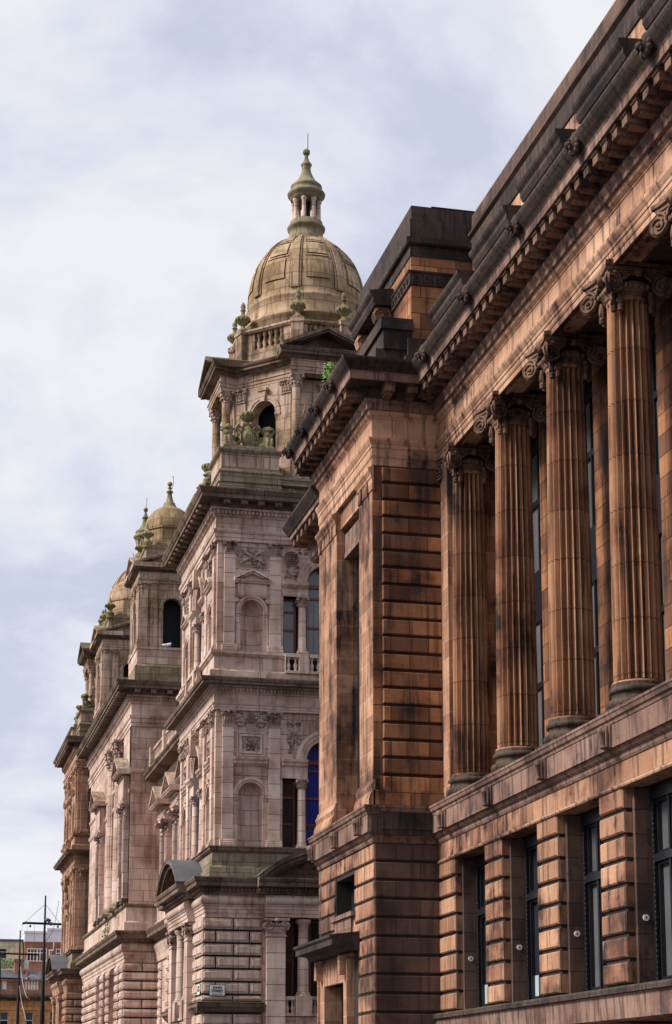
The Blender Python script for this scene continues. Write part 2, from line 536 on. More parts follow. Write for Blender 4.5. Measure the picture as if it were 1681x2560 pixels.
    def build(s, name, mat, parent=None):
        me = bpy.data.meshes.new(name)
        me.from_pydata(s.v, [], s.f)
        me.polygons.foreach_set('use_smooth', s.sm)
        me.validate()
        me.update()
        bm = bmesh.new()
        bm.from_mesh(me)
        bmesh.ops.recalc_face_normals(bm, faces=bm.faces)
        bm.to_mesh(me)
        bm.free()
        me.materials.append(mat if not isinstance(mat, str) else M[mat])
        o = bpy.data.objects.new(name, me)
        C.objects.link(o)
        if parent is not None:
            put(o, parent)
        return o


def put(o, parent):
    o.parent = parent
    if parent.parent is None:
        o.location = -Vector(parent.location)


def tag(o, label, cat, group=None, kind=None):
    if label:
        o['label'] = label
    if cat:
        o['category'] = cat
    if group:
        o['group'] = group
    if kind:
        o['kind'] = kind
    return o


def empty(name, loc, label, cat, group=None):
    o = bpy.data.objects.new(name, None)
    o.empty_display_size = 0.5
    o.location = loc
    C.objects.link(o)
    return tag(o, label, cat, group)


def dup(o, off, parent=None, swap=None):
    """copy a part with its sub-parts, moved by off; swap: material given to the copy on object level"""
    c = o.copy()
    C.objects.link(c)
    if parent is not None:
        c.parent = parent
    c.location = o.location + Vector(off)
    kids = [o_ for o_ in o.children]
    if swap:
        for sl in c.material_slots:
            if sl.material.name in swap:
                nm = swap[sl.material.name]
                sl.link = 'OBJECT'
                sl.material = nm
    for k in kids:
        kc = k.copy()
        C.objects.link(kc)
        kc.parent = c
        kc.location = k.location
        if swap:
            for sl in kc.material_slots:
                if sl.material.name in swap:
                    nm = swap[sl.material.name]
                    sl.link = 'OBJECT'
                    sl.material = nm
    return c


def kstruct(o, nm=None):
    o['kind'] = 'structure'
    return o


# ------------------------------------------------------------------ ground
mb = MB()
mb.add([(-1500, -1500, 0), (1500, -1500, 0), (1500, 1500, 0), (-1500, 1500, 0)], [(0, 1, 2, 3)])
kstruct(mb.build('ground', 'paving'))
mb = MB()
mb.add([(-3.5, -60, 0.004), (7.4, -60, 0.004), (7.4, 170, 0.004), (-3.5, 170, 0.004)], [(0, 1, 2, 3)])
kstruct(mb.build('road', 'asphalt'))
mb = MB()
FE = Fr('E', 0)
mb.box(FE, 7.4, 12.4, 60, -170, 0.002, 0.13)
kstruct(mb.build('pavement', 'paving'))

# ================================================================== BROWN SANDSTONE OFFICE BUILDING (right)
office = empty('office_building', (13.5, 45.84, 0), 'brown soot-stained sandstone office building with fluted giant columns at right', 'building')
XM, XP, YA, YB, XC = 13.49, 11.78, 45.84, 52.15, 14.20
BAY = 3.71
Y0 = 19.0                                 # near end of the main range
XFAR = 26.0
CR = 0.476
S = Fr('S', XM)                            # main range street face (u = Y)
P_ = Fr('S', XP)                           # pavilion street face
E_ = Fr('E', YA)                           # pavilion end wall (u = X)

# --- main range ground floor: piers of rusticated blocks between tall windows
Z_SILL, Z_LIN, Z_SOF = 3.70, 7.52, 8.02
wall = MB()
piers = [(40.80 - BAY * k, 42.03 - BAY * k) for k in range(6)]
pl = [(44.50, YA)] + piers
for i, (a, b) in enumerate(pl):
    jo = MB()
    jo.box(S, a + 0.03, b - (0.03 if i else 0.0), -0.2, -0.075, Z_SILL, Z_LIN)
    jo.build('pier_joints', 'groove', office)
    wall.box(S, a + 0.12, b - (0.12 if i else 0), -0.62, -0.2, Z_SILL, Z_LIN)
    zt = Z_LIN
    k = 0
    while zt > Z_SILL + 0.1:
        zb = max(zt - CR, Z_SILL + 0.012)
        wall.block(S, a, b, -0.2, 0.0, zb + 0.042, zt - 0.042 if k else zt - 0.012, 0.03)
        zt -= CR
        k += 1
wall.box(S, Y0, YA, -1.2, -0.003, Z_LIN, Z_SOF - 0.02)      # lintel course
for i in range(8):
    pass
wall.profile(S, [(-0.4, Z_LIN - 0.05), (0.035, Z_LIN - 0.05), (0.05, Z_LIN - 0.02), (0.05, Z_LIN + 0.02), (-0.4, Z_LIN + 0.02)], Y0, YA)
wall.box(S, Y0, YA - 0.002, -1.3, -1.0, 0, Z_SILL - 0.05)
for a, b in pl:
    wall.box(S, a + 0.25, b - 0.25, -1.01, -0.12, 0, Z_SILL - 0.68)
o = wall.build('ground_wall', 'brown', office)
b = MB()
b.profile(S, [(-0.7, Z_SILL - 0.1), (0.14, Z_SILL - 0.16), (0.12, Z_SILL - 0.2), (0.10, Z_SILL - 0.62), (0.02, Z_SILL - 0.66), (-1.0, Z_SILL - 0.66)], Y0, YA - 0.01)
b.build('sill_course', 'brown_stained', office)
b = MB()
b.profile(S, [(-0.7, Z_SILL), (0.16, Z_SILL - 0.02), (0.20, Z_SILL - 0.06), (0.20, Z_SILL - 0.15), (-0.7, Z_SILL - 0.15)], Y0, YA - 0.01)
b.build('sill', 'brown_soot', office)

# reveals and windows of the ground floor
rv = MB()
for i in range(len(pl) - 1):
    hi, lo = pl[i][0], pl[i + 1][1]        # window between lo..hi
    pass
# one window with its panes, copied along the bays
def ground_window(u0, u1):
    f = MB()
    D0, D1 = -0.72, -0.58
    t = 0.13
    f.box(S, u0, u0 + t, D0, D1 + 0.06, Z_SILL, Z_LIN - 0.03)
    f.box(S, u1 - t, u1, D0, D1 + 0.06, Z_SILL, Z_LIN - 0.03)
    f.box(S, u0 + t, u1 - t, D0, D1 + 0.05, Z_LIN - 0.3, Z_LIN - 0.03)
    f.box(S, u0 + t, u1 - t, D0, D1 + 0.02, Z_SILL, Z_SILL + 0.09)
    f.box(S, u0 + t, u1 - t, D0, D1 + 0.06, 6.02, 6.17)
    for k in (1, 2):
        uc = u0 + t + (u1 - u0 - 2 * t) * k / 3
        f.box(S, uc - 0.04, uc + 0.04, D0 + 0.01, D1 + 0.03, Z_SILL + 0.09, Z_LIN - 0.3)
    # inner sash rims
    for k in range(3):
        a = u0 + t + (u1 - u0 - 2 * t) * k / 3 + 0.05
        c = u0 + t + (u1 - u0 - 2 * t) * (k + 1) / 3 - 0.05
        for z0, z1 in ((Z_SILL + 0.1, 6.01), (6.18, Z_LIN - 0.31)):
            f.box(S, a, a + 0.045, D0 + 0.02, D1, z0, z1)
            f.box(S, c - 0.045, c, D0 + 0.02, D1, z0, z1)
            f.box(S, a, c, D0 + 0.02, D1 - 0.005, z0, z0 + 0.05)
            f.box(S, a, c, D0 + 0.02, D1 - 0.005, z1 - 0.05, z1)
    # egg-bead down the jamb edge
    for q in range(34):
        f.ell(S.p(u1 - t - 0.0, D1 + 0.06, Z_SILL + 0.1 + q * 0.105), (0.016, 0.016, 0.03), None, 6, 4)
        f.ell(S.p(u0 + t + 0.0, D1 + 0.06, Z_SILL + 0.1 + q * 0.105), (0.016, 0.016, 0.03), None, 6, 4)
    return f


gw = []
for i in range(6):
    hi, lo = (44.50 - BAY * i), (42.03 - BAY * i)
    # smooth stone reveal, one mesh per window opening
    r = MB()
    z_b = Z_SILL
    for a, c in ((lo - 0.12, lo + 0.10), (hi - 0.10, hi + 0.12)):
        r.box(S, a, c, -0.66, -0.205, z_b + 0.004, Z_LIN - 0.06)
    r.box(S, lo + 0.10, hi - 0.10, -0.66, -0.205, Z_LIN - 0.02, Z_LIN + 0.0)
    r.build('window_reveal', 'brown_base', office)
    f = ground_window(lo + 0.10, hi - 0.10).build('ground_window', 'frame', office)
    u0, u1 = lo + 0.23, hi - 0.23
    pale = i >= 2
    for z0, z1 in ((Z_SILL + 0.1, 6.02), (6.17, Z_LIN - 0.3)):
        g = MB()
        g.box(S, u0, u1, -0.685, -0.665, z0, z1)
        g.build('pane', 'paleglass' if pale else 'glass', f)
    if i < 2:
        g = MB()
        g.box(S, u0 + 0.02, u1 - 0.02, -0.66, -0.652, Z_SILL + 0.12, Z_SILL + 0.62)
        g.build('blanked_lower_pane', 'palepanel', f)
    gw.append(f)

# --- balcony band: soffit mould, fascia, coping, hanging consoles (runs round pavilion too)
pathA = [(XP, YB), (XP, YA), (XM, YA), (XM, Y0)]
band = MB()
band.ring(pathA, [(-0.3, 7.98), (0.02, 7.98), (0.05, 8.03), (0.05, 8.09), (0.12, 8.14), (0.16, 8.2), (0.16, 8.22), (0.22, 8.22), (0.22, 8.66), (0.20, 8.67), (-0.3, 8.67)], False)
band.build('balcony_fascia', 'brown_stained', office)
band = MB()
band.ring(pathA, [(-0.3, 8.672), (0.235, 8.672), (0.25, 8.73), (0.29, 8.76), (0.31, 8.83), (0.33, 8.85), (0.33, 8.90), (-0.6, 8.93)], False)
band.build('balcony_coping', 'brown_stained', office)
for F, us in ((S, [44.55 - BAY * k + 0.0 for k in range(7)]), (P_, [YA + 0.55, YB - 0.35, 49.0])):
    for uc in us:
        c = MB()
        c.box(F, uc - 0.17, uc + 0.17, 0.222, 0.27, 8.225, 8.67)
        c.box(F, uc - 0.12, uc + 0.12, 0.27, 0.31, 8.24, 8.65)
        c.lathe(F.p(uc, 0.33, 0), [(0.02, 8.20), (0.07, 8.215), (0.085, 8.25), (0.06, 8.28), (0.068, 8.29), (0.085, 8.5), (0.10, 8.51), (0.115, 8.55), (0.10, 8.62), (0.05, 8.66), (0.01, 8.67)], 14)
        c.arch(F, uc, 8.5, 0.115, 0.15, 0.31, 0.34, 0, pi, 12)
        c.box(F, uc - 0.15, uc - 0.115, 0.31, 0.34, 8.26, 8.5)
        c.box(F, uc + 0.115, uc + 0.15, 0.31, 0.34, 8.26, 8.5)
        c.build('bracket', 'brown_stained', office)

# --- recessed upper wall with piers and tall windows behind the columns
XR = XC + 1.0
RPW = 0.93
R_ = Fr('S', XR)
ZCB, ZCT = 8.95, 18.30                     # column foot, capital top
COLY = [45.23 - BAY * k for k in range(7)]
pw = MB()
for k, y in enumerate(COLY):
    pw.box(R_, y - RPW, y + RPW if k else YA, -0.9, 0.0, ZCB - 0.1, ZCT)
    pw.box(R_, y - RPW - 0.06, y + RPW + 0.06 if k else YA, 0.0, 0.05, ZCB, ZCB + 0.55)
pw.build('rear_pier', 'brown_end', office)
dk = MB()
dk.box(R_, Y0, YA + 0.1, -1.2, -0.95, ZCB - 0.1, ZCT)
dk.build('rear_wall', 'dark', office)
fl = MB()
fl.box(S, Y0, YA - 0.3, -2.2, -0.25, ZCB - 0.25, ZCB - 0.03)
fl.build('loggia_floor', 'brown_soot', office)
for k in range(6):
    a, c = COLY[k + 1] + RPW, COLY[k] - RPW
    f = MB()
    t = 0.1
    f.box(R_, a, a + t, -0.3, -0.15, ZCB, ZCT - 0.3)
    f.box(R_, c - t, c, -0.3, -0.15, ZCB, ZCT - 0.3)
    for z0, z1 in ((ZCB, ZCB + 0.12), (11.6, 11.75), (13.3, 14.6), (16.3, 16.45), (ZCT - 0.6, ZCT - 0.3)):
        f.box(R_, a + t, c - t, -0.29, -0.16, z0, z1)
    for q in (1, 2):
        uc = a + (c - a) * q / 3
        f.box(R_, uc - 0.035, uc + 0.035, -0.28, -0.17, ZCB, ZCT - 0.3)
    f = f.build('tall_window', 'frame', office)
    for z0, z1 in ((ZCB + 0.12, 11.6), (11.75, 13.3), (14.6, 16.3), (16.45, ZCT - 0.6)):
        g = MB()
        g.box(R_, a + t, c - t, -0.25, -0.23, z0, z1)
        g.build('pane', 'paleglass', f)

# --- giant fluted columns with angular Ionic capitals
def shaft_prof(r0, r1, z0, z1, n=14):
    out = []
    for i in range(n + 1):
        t = i / n
        r = r0 - (r0 - r1) * (t ** 1.7)
        out.append((r, z0 + (z1 - z0) * t))
    return out


ZS0, ZS1 = 9.66, 17.70


def column_meshes(y):
    sh = MB()
    pr = [(0.535, ZS0), (0.53, ZS0 + 0.03)] + shaft_prof(0.495, 0.425, ZS0 + 0.06, ZS1 - 0.08) + [(0.44, ZS1 - 0.04), (0.455, ZS1)]
    sh.lathe((XC, y), [pr[0], pr[1]], 48)
    sh.lathe((XC, y), pr[2:-2], 220, True, 20, 0.21)
    sh.lathe((XC, y), [(0.425, ZS1 - 0.08), (0.44, ZS1 - 0.03), (0.45, ZS1), (0.42, ZS1 + 0.02)], 48)
    ba = MB()
    ba.box(Fr('S', XC, y), -0.66, 0.66, -0.66, 0.66, ZCB - 0.02, 9.14)
    tor = [(0.50, 9.14)]
    for i in range(9):
        a = -pi / 2 + pi * i / 8
        tor.append((0.57 + 0.085 * cos(a), 9.235 + 0.093 * sin(a)))
    tor += [(0.56, 9.34), (0.535, 9.37), (0.53, 9.42), (0.545, 9.45)]
    for i in range(9):
        a = -pi / 2 + pi * i / 8
        tor.append((0.545 + 0.055 * cos(a), 9.52 + 0.065 * sin(a)))
    tor += [(0.54, 9.60), (0.545, 9.655), (0.49, 9.68)]
    ba.lathe((XC, y), tor, 48)
    ca = MB()
    # echinus
    ca.lathe((XC, y), [(0.43, 17.5), (0.455, 17.53), (0.44, 17.56), (0.50, 17.62), (0.53, 17.68), (0.50, 17.74), (0.48, 17.78)], 32)
    # abacus with concave sides
    def abac(h0, h1, e0, e1):
        for z0, z1, e in ((h0, (h0 + h1) / 2, e0), ((h0 + h1) / 2, h1, e1)):
            pts = []
            for q in range(4):
                an = q * pi / 2
                for i in range(9):
                    t = -1 + 2 * i / 8
                    u = t * e
                    d = e * (1 - 0.17 * (1 - t * t)) - 0.0
                    if abs(t) == 1:
                        u *= 0.94
                    pts.append((XC + u * cos(an) - (-d) * sin(an) * -1, y + u * sin(an) - d * cos(an)))
            n = len(pts)
            vs = [(p[0], p[1], z0) for p in pts] + [(p[0], p[1], z1) for p in pts]
            ca.add(vs, [tuple(range(n)), tuple(range(n, 2 * n))] + [(i, (i + 1) % n, n + (i + 1) % n, n + i) for i in range(n)])
    abac(17.93, 18.10, 0.62, 0.68)
    abac(17.86, 17.93, 0.55, 0.58)
    # corner volutes: two per corner, turned out to the diagonal, with pendants beneath
    for q in range(4):
        an = q * pi / 2
        nv = Vector((sin(an), -cos(an)))             # outward normal of this face
        uv = Vector((cos(an), sin(an)))
        for sgn in (-1, 1):
            nn = (nv * cos(radians(24)) + uv * sgn * sin(radians(24)) * -1)
            uu = Vector((-nn.y, nn.x))
            o = Vector((XC, y)) + uv * sgn * 0.53 + nv * 0.53 + nn * 0.085
            F = FrV((o.x, o.y), (uu.x, uu.y), (nn.x, nn.y))
            ca.disc(F, 0, 17.66, 0.22, -0.06, -0.02, 22)
            ca.spiral(F, 0, 17.66, 0.225, -0.005, 0.03, 2.0, sgn, 48, pi / 2)
            ca.ell(F.p(0, 0.0, 17.66), (0.04, 0.04, 0.04), None, 8, 6)
            # band from volute up to the abacus, and to the centre of the face
            pts = [F.p(-sgn * t * 0.34, 0.0 - 0.04 * t, 17.885 - 0.03 * sin(t * pi)) for t in (0, .33, .66, 1.0)]
            ca.tube(pts, 0.03, 6)
            # pendant
            c2 = Vector((XC, y)) + uv * sgn * 0.30 + nv * 0.40
            ca.lathe((c2.x, c2.y), [(0.01, 17.14), (0.05, 17.155), (0.062, 17.19), (0.05, 17.215), (0.058, 17.22), (0.062, 17.25), (0.052, 17.27), (0.045, 17.3), (0.056, 17.52), (0.05, 17.58)], 12, True)
            for w in range(3):
                ca.tube([(c2.x + 0.03 * (w - 1) * uv.x + nv.x * 0.045, c2.y + 0.03 * (w - 1) * uv.y + nv.y * 0.045, z) for z in (17.29, 17.5)], 0.012, 5)
        # egg and dart, mask over the centre
        for i in range(-2, 3):
            p = Vector((XC, y)) + uv * i * 0.11 + nv * 0.49
            ca.ell((p.x, p.y, 17.67), (0.045, 0.045, 0.06), None, 8, 5)
        p = Vector((XC, y)) + nv * 0.55
        ca.ell((p.x, p.y, 17.97), (0.10, 0.10, 0.13), None, 10, 8)
        ca.ell((p.x + nv.x * 0.08, p.y + nv.y * 0.08, 17.95), (0.05, 0.05, 0.06), None, 8, 6)
        for sgn in (-1, 1):
            for w in range(4):
                pp = Vector((XC, y)) + uv * sgn * (0.12 + 0.05 * w) + nv * 0.52
                ca.ell((pp.x, pp.y, 17.93 - 0.045 * w), (0.035, 0.035, 0.05), None, 6, 5)
    return sh, ba, ca


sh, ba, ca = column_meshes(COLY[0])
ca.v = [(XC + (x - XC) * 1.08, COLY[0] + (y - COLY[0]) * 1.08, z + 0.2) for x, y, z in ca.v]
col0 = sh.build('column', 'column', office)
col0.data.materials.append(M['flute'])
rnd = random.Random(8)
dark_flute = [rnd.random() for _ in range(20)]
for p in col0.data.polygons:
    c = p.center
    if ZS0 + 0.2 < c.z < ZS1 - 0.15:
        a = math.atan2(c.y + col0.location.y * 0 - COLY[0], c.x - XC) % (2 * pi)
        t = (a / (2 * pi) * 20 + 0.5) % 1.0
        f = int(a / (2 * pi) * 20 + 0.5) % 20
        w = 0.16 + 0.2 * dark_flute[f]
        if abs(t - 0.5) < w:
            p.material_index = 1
ba.build('base', 'brown_soot', col0)
ca.build('capital', 'capital', col0)
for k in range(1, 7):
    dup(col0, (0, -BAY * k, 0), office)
ant = MB()
ant.box(S, 45.2, YA - 0.001, -1.6, -0.14, ZCB, ZCT)
ant.build('end_pilaster', 'brown', office)

# --- pavilion: ground floor end wall, street face, upper storey
pv = MB()
zt, k = 8.0, 0
while zt > 0.2:
    zb = zt - CR
    if zt > 7.6:
        zb = Z_LIN
    pv.block(E_, XP + 0.062, XM + 0.012, -0.3, 0.0, zb + 0.032, zt - 0.032, 0.024, 0.004)
    zt, k = zb, k + 1
jo = MB()
jo.box(E_, XP + 0.066, XM + 3.0, -0.8, -0.05, 0, 7.99)
jo.build('end_joints', 'groove', office)
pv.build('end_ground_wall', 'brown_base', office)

ps = MB()                                   # street face of pavilion: openings for door (48.0-51.3, up to 4.7) and small window
win = (47.9, 50.2, 6.45, 7.45)
door = (48.75, 51.0, 4.62)
zt = 7.99
while zt > 0.2:
    zb = zt - CR if zt < 7.6 else Z_LIN
    segs = [(YA, YB)]
    if zb < win[3] - 0.05 and zt > win[2] + 0.05:
        segs = [(YA, win[0]), (win[1], YB)]
    if zt < 5.72:
        segs = [(YA, 47.5), (51.75, YB)]
    for a, c in segs:
        ps.block(P_, a, c, -0.06, 0.0, zb + 0.034, zt - 0.034, 0.026, 0.01)
    zt = zb
jo = MB()
ps, ps_main = jo, ps
ps.box(P_, YA + 0.06, win[0] + 0.03, -0.8, -0.055, 5.7, 7.99)
ps.box(P_, win[1] - 0.03, YB, -0.8, -0.05, 5.7, 7.99)
ps.box(P_, win[0], win[1], -0.8, -0.05, 7.44, 7.99)
ps.box(P_, YA + 0.06, door[0] - 0.02, -0.8, -0.05, 0, 5.7)
ps.box(P_, door[1] + 0.02, YB, -0.8, -0.05, 0, 5.7)
ps.box(P_, door[0], door[1], -0.8, -0.05, door[2], 5.7)
ps.build('pavilion_joints', 'groove', office)
ps_main.box(P_, win[0], win[1], -0.8, -0.02, 5.7, 6.30)
ps_main.build('pavilion_ground_wall', 'brown', office)
b = MB()
b.box(P_, win[0] - 0.1, win[1] + 0.1, -0.3, 0.12, 6.31, 6.43)
b.box(P_, win[0] + 0.2, win[1] - 0.2, -0.1, 0.05, 5.86, 6.31)
b.build('window_sill', 'brown_stained', office)
f = MB()
f.box(P_, win[0], win[0] + 0.08, -0.5, -0.4, 6.43, 7.44)
f.box(P_, win[1] - 0.08, win[1], -0.5, -0.4, 6.43, 7.44)
f.box(P_, win[0], win[1], -0.5, -0.41, 7.36, 7.44)
f.box(P_, win[0], win[1], -0.5, -0.41, 6.43, 6.5)
f.box(P_, 49.0, 49.07, -0.5, -0.41, 6.5, 7.36)
f = f.build('small_window', 'frame', office)
g = MB()
g.box(P_, win[0] + 0.08, win[1] - 0.08, -0.48, -0.46, 6.5, 7.36)
g.build('pane', 'glass', f)
# doorway: surround, hood on blocks, dark door
d = MB()
d.box(P_, door[0] - 0.55, door[0], -0.4, 0.10, 0, 5.1)
d.box(P_, door[1], door[1] + 0.55, -0.4, 0.10, 0, 5.1)
d.box(P_, door[0] - 0.55, door[1] + 0.55, -0.4, 0.101, 5.1, 5.25)
d.box(P_, door[0], door[1], -0.4, 0.09, door[2], 5.1)
d.box(P_, door[0] - 0.7, door[1] + 0.7, -0.4, 0.05, 5.25, 5.36)
d.box(P_, door[0] - 0.62, door[0] - 0.55, -0.3, 0.16, 0, 5.2)
d.box(P_, door[1] + 0.55, door[1] + 0.62, -0.3, 0.16, 0, 5.2)
for uc in (door[0] - 0.28, door[1] + 0.28):
    d.box(P_, uc - 0.12, uc + 0.12, 0.1, 0.3, 4.8, 5.3)
d = d.build('door_surround', 'brown', office)
g = MB()
g.box(P_, door[0], door[1], -0.6, -0.5, 0, door[2])
for q in range(3):
    g.box(P_, door[0] + 0.15 + 0.7 * q, door[0] + 0.7 + 0.7 * q, -0.5, -0.47, 0.3, door[2] - 0.3)
g.build('door', 'frame', d)
hd = MB()
hd.profile(P_, [(0.0, 5.36), (0.35, 5.36), (0.42, 5.46), (0.5, 5.48), (0.74, 5.5), (0.74, 5.64), (0.80, 5.70), (0.80, 5.76), (0, 5.86)], 47.35, 51.85)
hd.build('door_hood', 'brown_soot', d)

# upper storey of pavilion: end wall rusticated panels
ue = MB()
ue.box(E_, XP + 0.012, XM + 1.9, -0.6, -0.03, 8.9, 18.0)
XR0, XR1 = XP + 0.26, XP + 1.86
gj = MB()
zt, k = 17.98, 0
while zt > 9.3:
    zb = zt - 0.4585
    ue.block(E_, XR0, XR1, -0.03, 0.05, zb + 0.045, zt - 0.036, 0.022)
    gj.box(E_, XR0 + 0.02, XR1 - 0.02, -0.03, -0.022, zb - 0.036, zb + 0.046)
    ue.box(E_, XR0 + 0.02, XR1 - 0.02, -0.03, 0.0, zb - 0.012, zb + 0.012)
    zt, k = zb, k + 1
ue.box(E_, XP - 0.03, XP + 1.95, -0.05, 0.10, 8.9, 9.32)
ue.box(E_, XR1 + 0.03, XR1 + 0.075, -0.03, 0.03, 9.3, 17.97)
ue.build('end_upper_wall', 'brown_end', office)
gj.build('upper_joints', 'groove', office)
pd = MB()
pd.box(E_, XP - 0.12, XM, -0.05, 0.242, 8.16, 8.92)
pd.box(E_, XP + 0.1, XM - 0.2, 0.242, 0.262, 8.3, 8.8)
pd.build('end_pedestal', 'brown_soot', office)

# street face upper storey: two piers with window recess between
up = MB()
OP0, OP1 = 47.30, 49.95
up.box(P_, YA + 0.045, OP0, -0.9, 0.0, 8.9, 18.0)
up.box(P_, OP1, YB, -0.9, 0.0, 8.9, 18.0)
up.box(P_, OP0, OP1, -1.5, -0.7, 8.9, 9.9)
up.box(P_, OP0, OP1, -0.9, -0.12, 17.45, 18.0)
for a, c in ((YA, OP0), (OP1, YB)):
    up.profile(P_, [(-0.02, 17.3), (0.03, 17.32), (0.03, 17.62), (0.06, 17.66), (0.06, 17.72), (0.13, 17.82), (0.13, 17.9), (-0.02, 17.97)], a - (0.06 if a == YA else 0), c + 0.03)
    for uc in (a + 0.4, c - 0.4):
        up.lathe(P_.p(uc, 0.06, 0), [(0.01, 17.2), (0.05, 17.24), (0.03, 17.3), (0.045, 17.6), (0.04, 17.66)], 8)
    up.profile(P_, [(-0.02, 9.6), (0.03, 9.6), (0.06, 9.5), (0.1, 9.42), (0.06, 9.3), (0.12, 9.2), (0.15, 9.08), (0.15, 8.9), (-0.02, 8.9)], a - (0.1 if a == YA else 0), c + 0.05)
up.build('pavilion_upper_wall', 'brown', office)
# hanging apron stone inside the recess, window
lt = MB()
lt.box(P_, OP0, OP1, -0.75, -0.25, 16.75, 17.3)
lt.box(P_, OP0, OP1, -0.7, -0.22, 16.6, 16.75)
lt.build('window_lintel', 'brown_stained', office)
f = MB()
for a, c in ((OP0, OP0 + 0.28), (OP1 - 0.28, OP1)):
    f.box(P_, a, c, -0.72, -0.6, 9.9, 17.0)
for z in (11.5, 13.4, 15.2):
    f.box(P_, OP0 + 0.28, OP1 - 0.28, -0.72, -0.62, z, z + 0.15)
f.box(P_, 48.58, 48.66, -0.72, -0.63, 9.9, 16.6)
f = f.build('pavilion_window', 'frame', office)
for z0, z1 in ((9.9, 11.5), (11.65, 13.4), (13.55, 15.2), (15.35, 16.6)):
    g = MB()
    g.box(P_, OP0 + 0.28, OP1 - 0.28, -0.7, -0.68, z0, z1)
    g.build('pane', 'glass', f)
body = MB()
body.box(Fr('E', YB), XP + 0.9, XFAR, -0.02, YB - YA - 0.9, 0, 8.95)
body.box(Fr('E', YB), XP + 0.02, XP + 0.9, -0.02, 0.3, 0, 8.95)
body.box(Fr('E', YB), XP + 0.95, XFAR, -0.02, YB - YA - 0.62, 8.95, 20.4)
body.box(Fr('E', YA), XM + 1.25, XFAR, 0.02, YA - Y0, 0, ZCB - 0.2)
body.box(Fr('E', YA), XR + 1.2, XFAR, 0.02, YA - Y0, ZCB - 0.2, 20.4)
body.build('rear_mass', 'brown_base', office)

# --- entablature following pavilion and main range
XE = 13.62
pathE = [(XP, YB + 0.02), (XP, YA), (XE, YA), (XE, Y0)]
en = MB()
en.ring(pathE[:3], [(-0.55, 18.0), (-0.1, 18.0), (-0.1, 17.99), (0.0, 17.99), (0.0, 18.2), (0.022, 18.22), (0.022, 18.25), (0.03, 18.25), (0.03, 18.45), (0.05, 18.47), (0.05, 18.5)], False)
en.ring(pathE[2:], [(-0.6, 18.3), (-0.22, 18.3), (-0.22, 18.22), (-0.14, 18.22), (-0.14, 18.30), (-0.03, 18.30), (-0.03, 18.2), (0.0, 18.2), (0.0, 18.33), (0.02, 18.34), (0.02, 18.36), (0.03, 18.37), (0.03, 18.47), (0.05, 18.48), (0.05, 18.5)], False)
en.ring(pathE, [(-0.5, 18.5), (0.052, 18.5), (0.052, 18.55), (0.075, 18.58), (0.12, 18.66), (0.13, 18.72), (0.0, 18.735), (0.0, 19.28), (-0.5, 19.28)], False)
en.build('entablature', 'brown_smooth', office)
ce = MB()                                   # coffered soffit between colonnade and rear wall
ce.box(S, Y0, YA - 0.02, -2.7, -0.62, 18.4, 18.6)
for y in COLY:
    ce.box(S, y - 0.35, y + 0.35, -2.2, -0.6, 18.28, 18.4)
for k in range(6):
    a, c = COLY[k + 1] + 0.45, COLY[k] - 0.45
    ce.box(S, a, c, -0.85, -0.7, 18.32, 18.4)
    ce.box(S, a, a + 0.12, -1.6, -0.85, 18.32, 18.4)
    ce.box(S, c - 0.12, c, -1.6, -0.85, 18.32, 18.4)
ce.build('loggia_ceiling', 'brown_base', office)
co = MB()
co.ring(pathE, [(-0.5, 19.28), (0.02, 19.28), (0.02, 19.31), (0.10, 19.38), (0.12, 19.44), (0.12, 19.47)], False)
co.build('bed_moulding', 'brown_smooth', office)
co = MB()
co.ring(pathE, [(0.12, 19.47), (0.19, 19.475), (0.19, 19.58), (0.26, 19.66), (0.26, 19.74)], False)
co.build('dentil_band', 'brown_stained', office)
cn = MB()
cn.ring(pathE, [(0.74, 20.05), (0.74, 20.042), (0.80, 20.042), (0.80, 20.22), (0.83, 20.26)], False)
cn.build('corona', 'brown_stained', office)
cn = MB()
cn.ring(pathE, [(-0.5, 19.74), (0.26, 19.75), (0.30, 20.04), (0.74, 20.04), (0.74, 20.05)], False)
cn.build('corona_soffit', 'brown_soot', office)  # dark colour holds soot and the shade under the cornice
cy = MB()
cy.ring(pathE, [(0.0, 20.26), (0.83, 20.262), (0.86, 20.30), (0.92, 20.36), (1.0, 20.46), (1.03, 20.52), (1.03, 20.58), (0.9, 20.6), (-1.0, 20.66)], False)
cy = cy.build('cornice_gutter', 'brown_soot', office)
# modillions
def modillion(F, uc, parent):
    m = MB()
    m.box(F, uc - 0.13, uc + 0.13, 0.27, 0.72, 19.80, 20.035)
    m.box(F, uc - 0.15, uc + 0.15, 0.27, 0.75, 19.98, 20.037)
    m.box(F, uc - 0.10, uc + 0.10, 0.27, 0.62, 19.74, 19.80)
    return m.build('modillion', 'capital', parent)


SE = Fr('S', XE)
m0 = modillion(SE, YA - 0.55, cy)
MS = BAY / 7.2
n = 1
while YA - 0.55 - MS * n > 21.0:
    dup(m0, (0, -MS * n, 0), cy)
    n += 1
m1 = modillion(P_, YA + 0.1, cy)
for q in range(1, 13):
    dup(m1, (0, MS * q, 0), cy)
m2 = modillion(E_, XP + 0.3, cy)
for q in range(1, 3):
    dup(m2, (0.62 * q, 0, 0), cy)


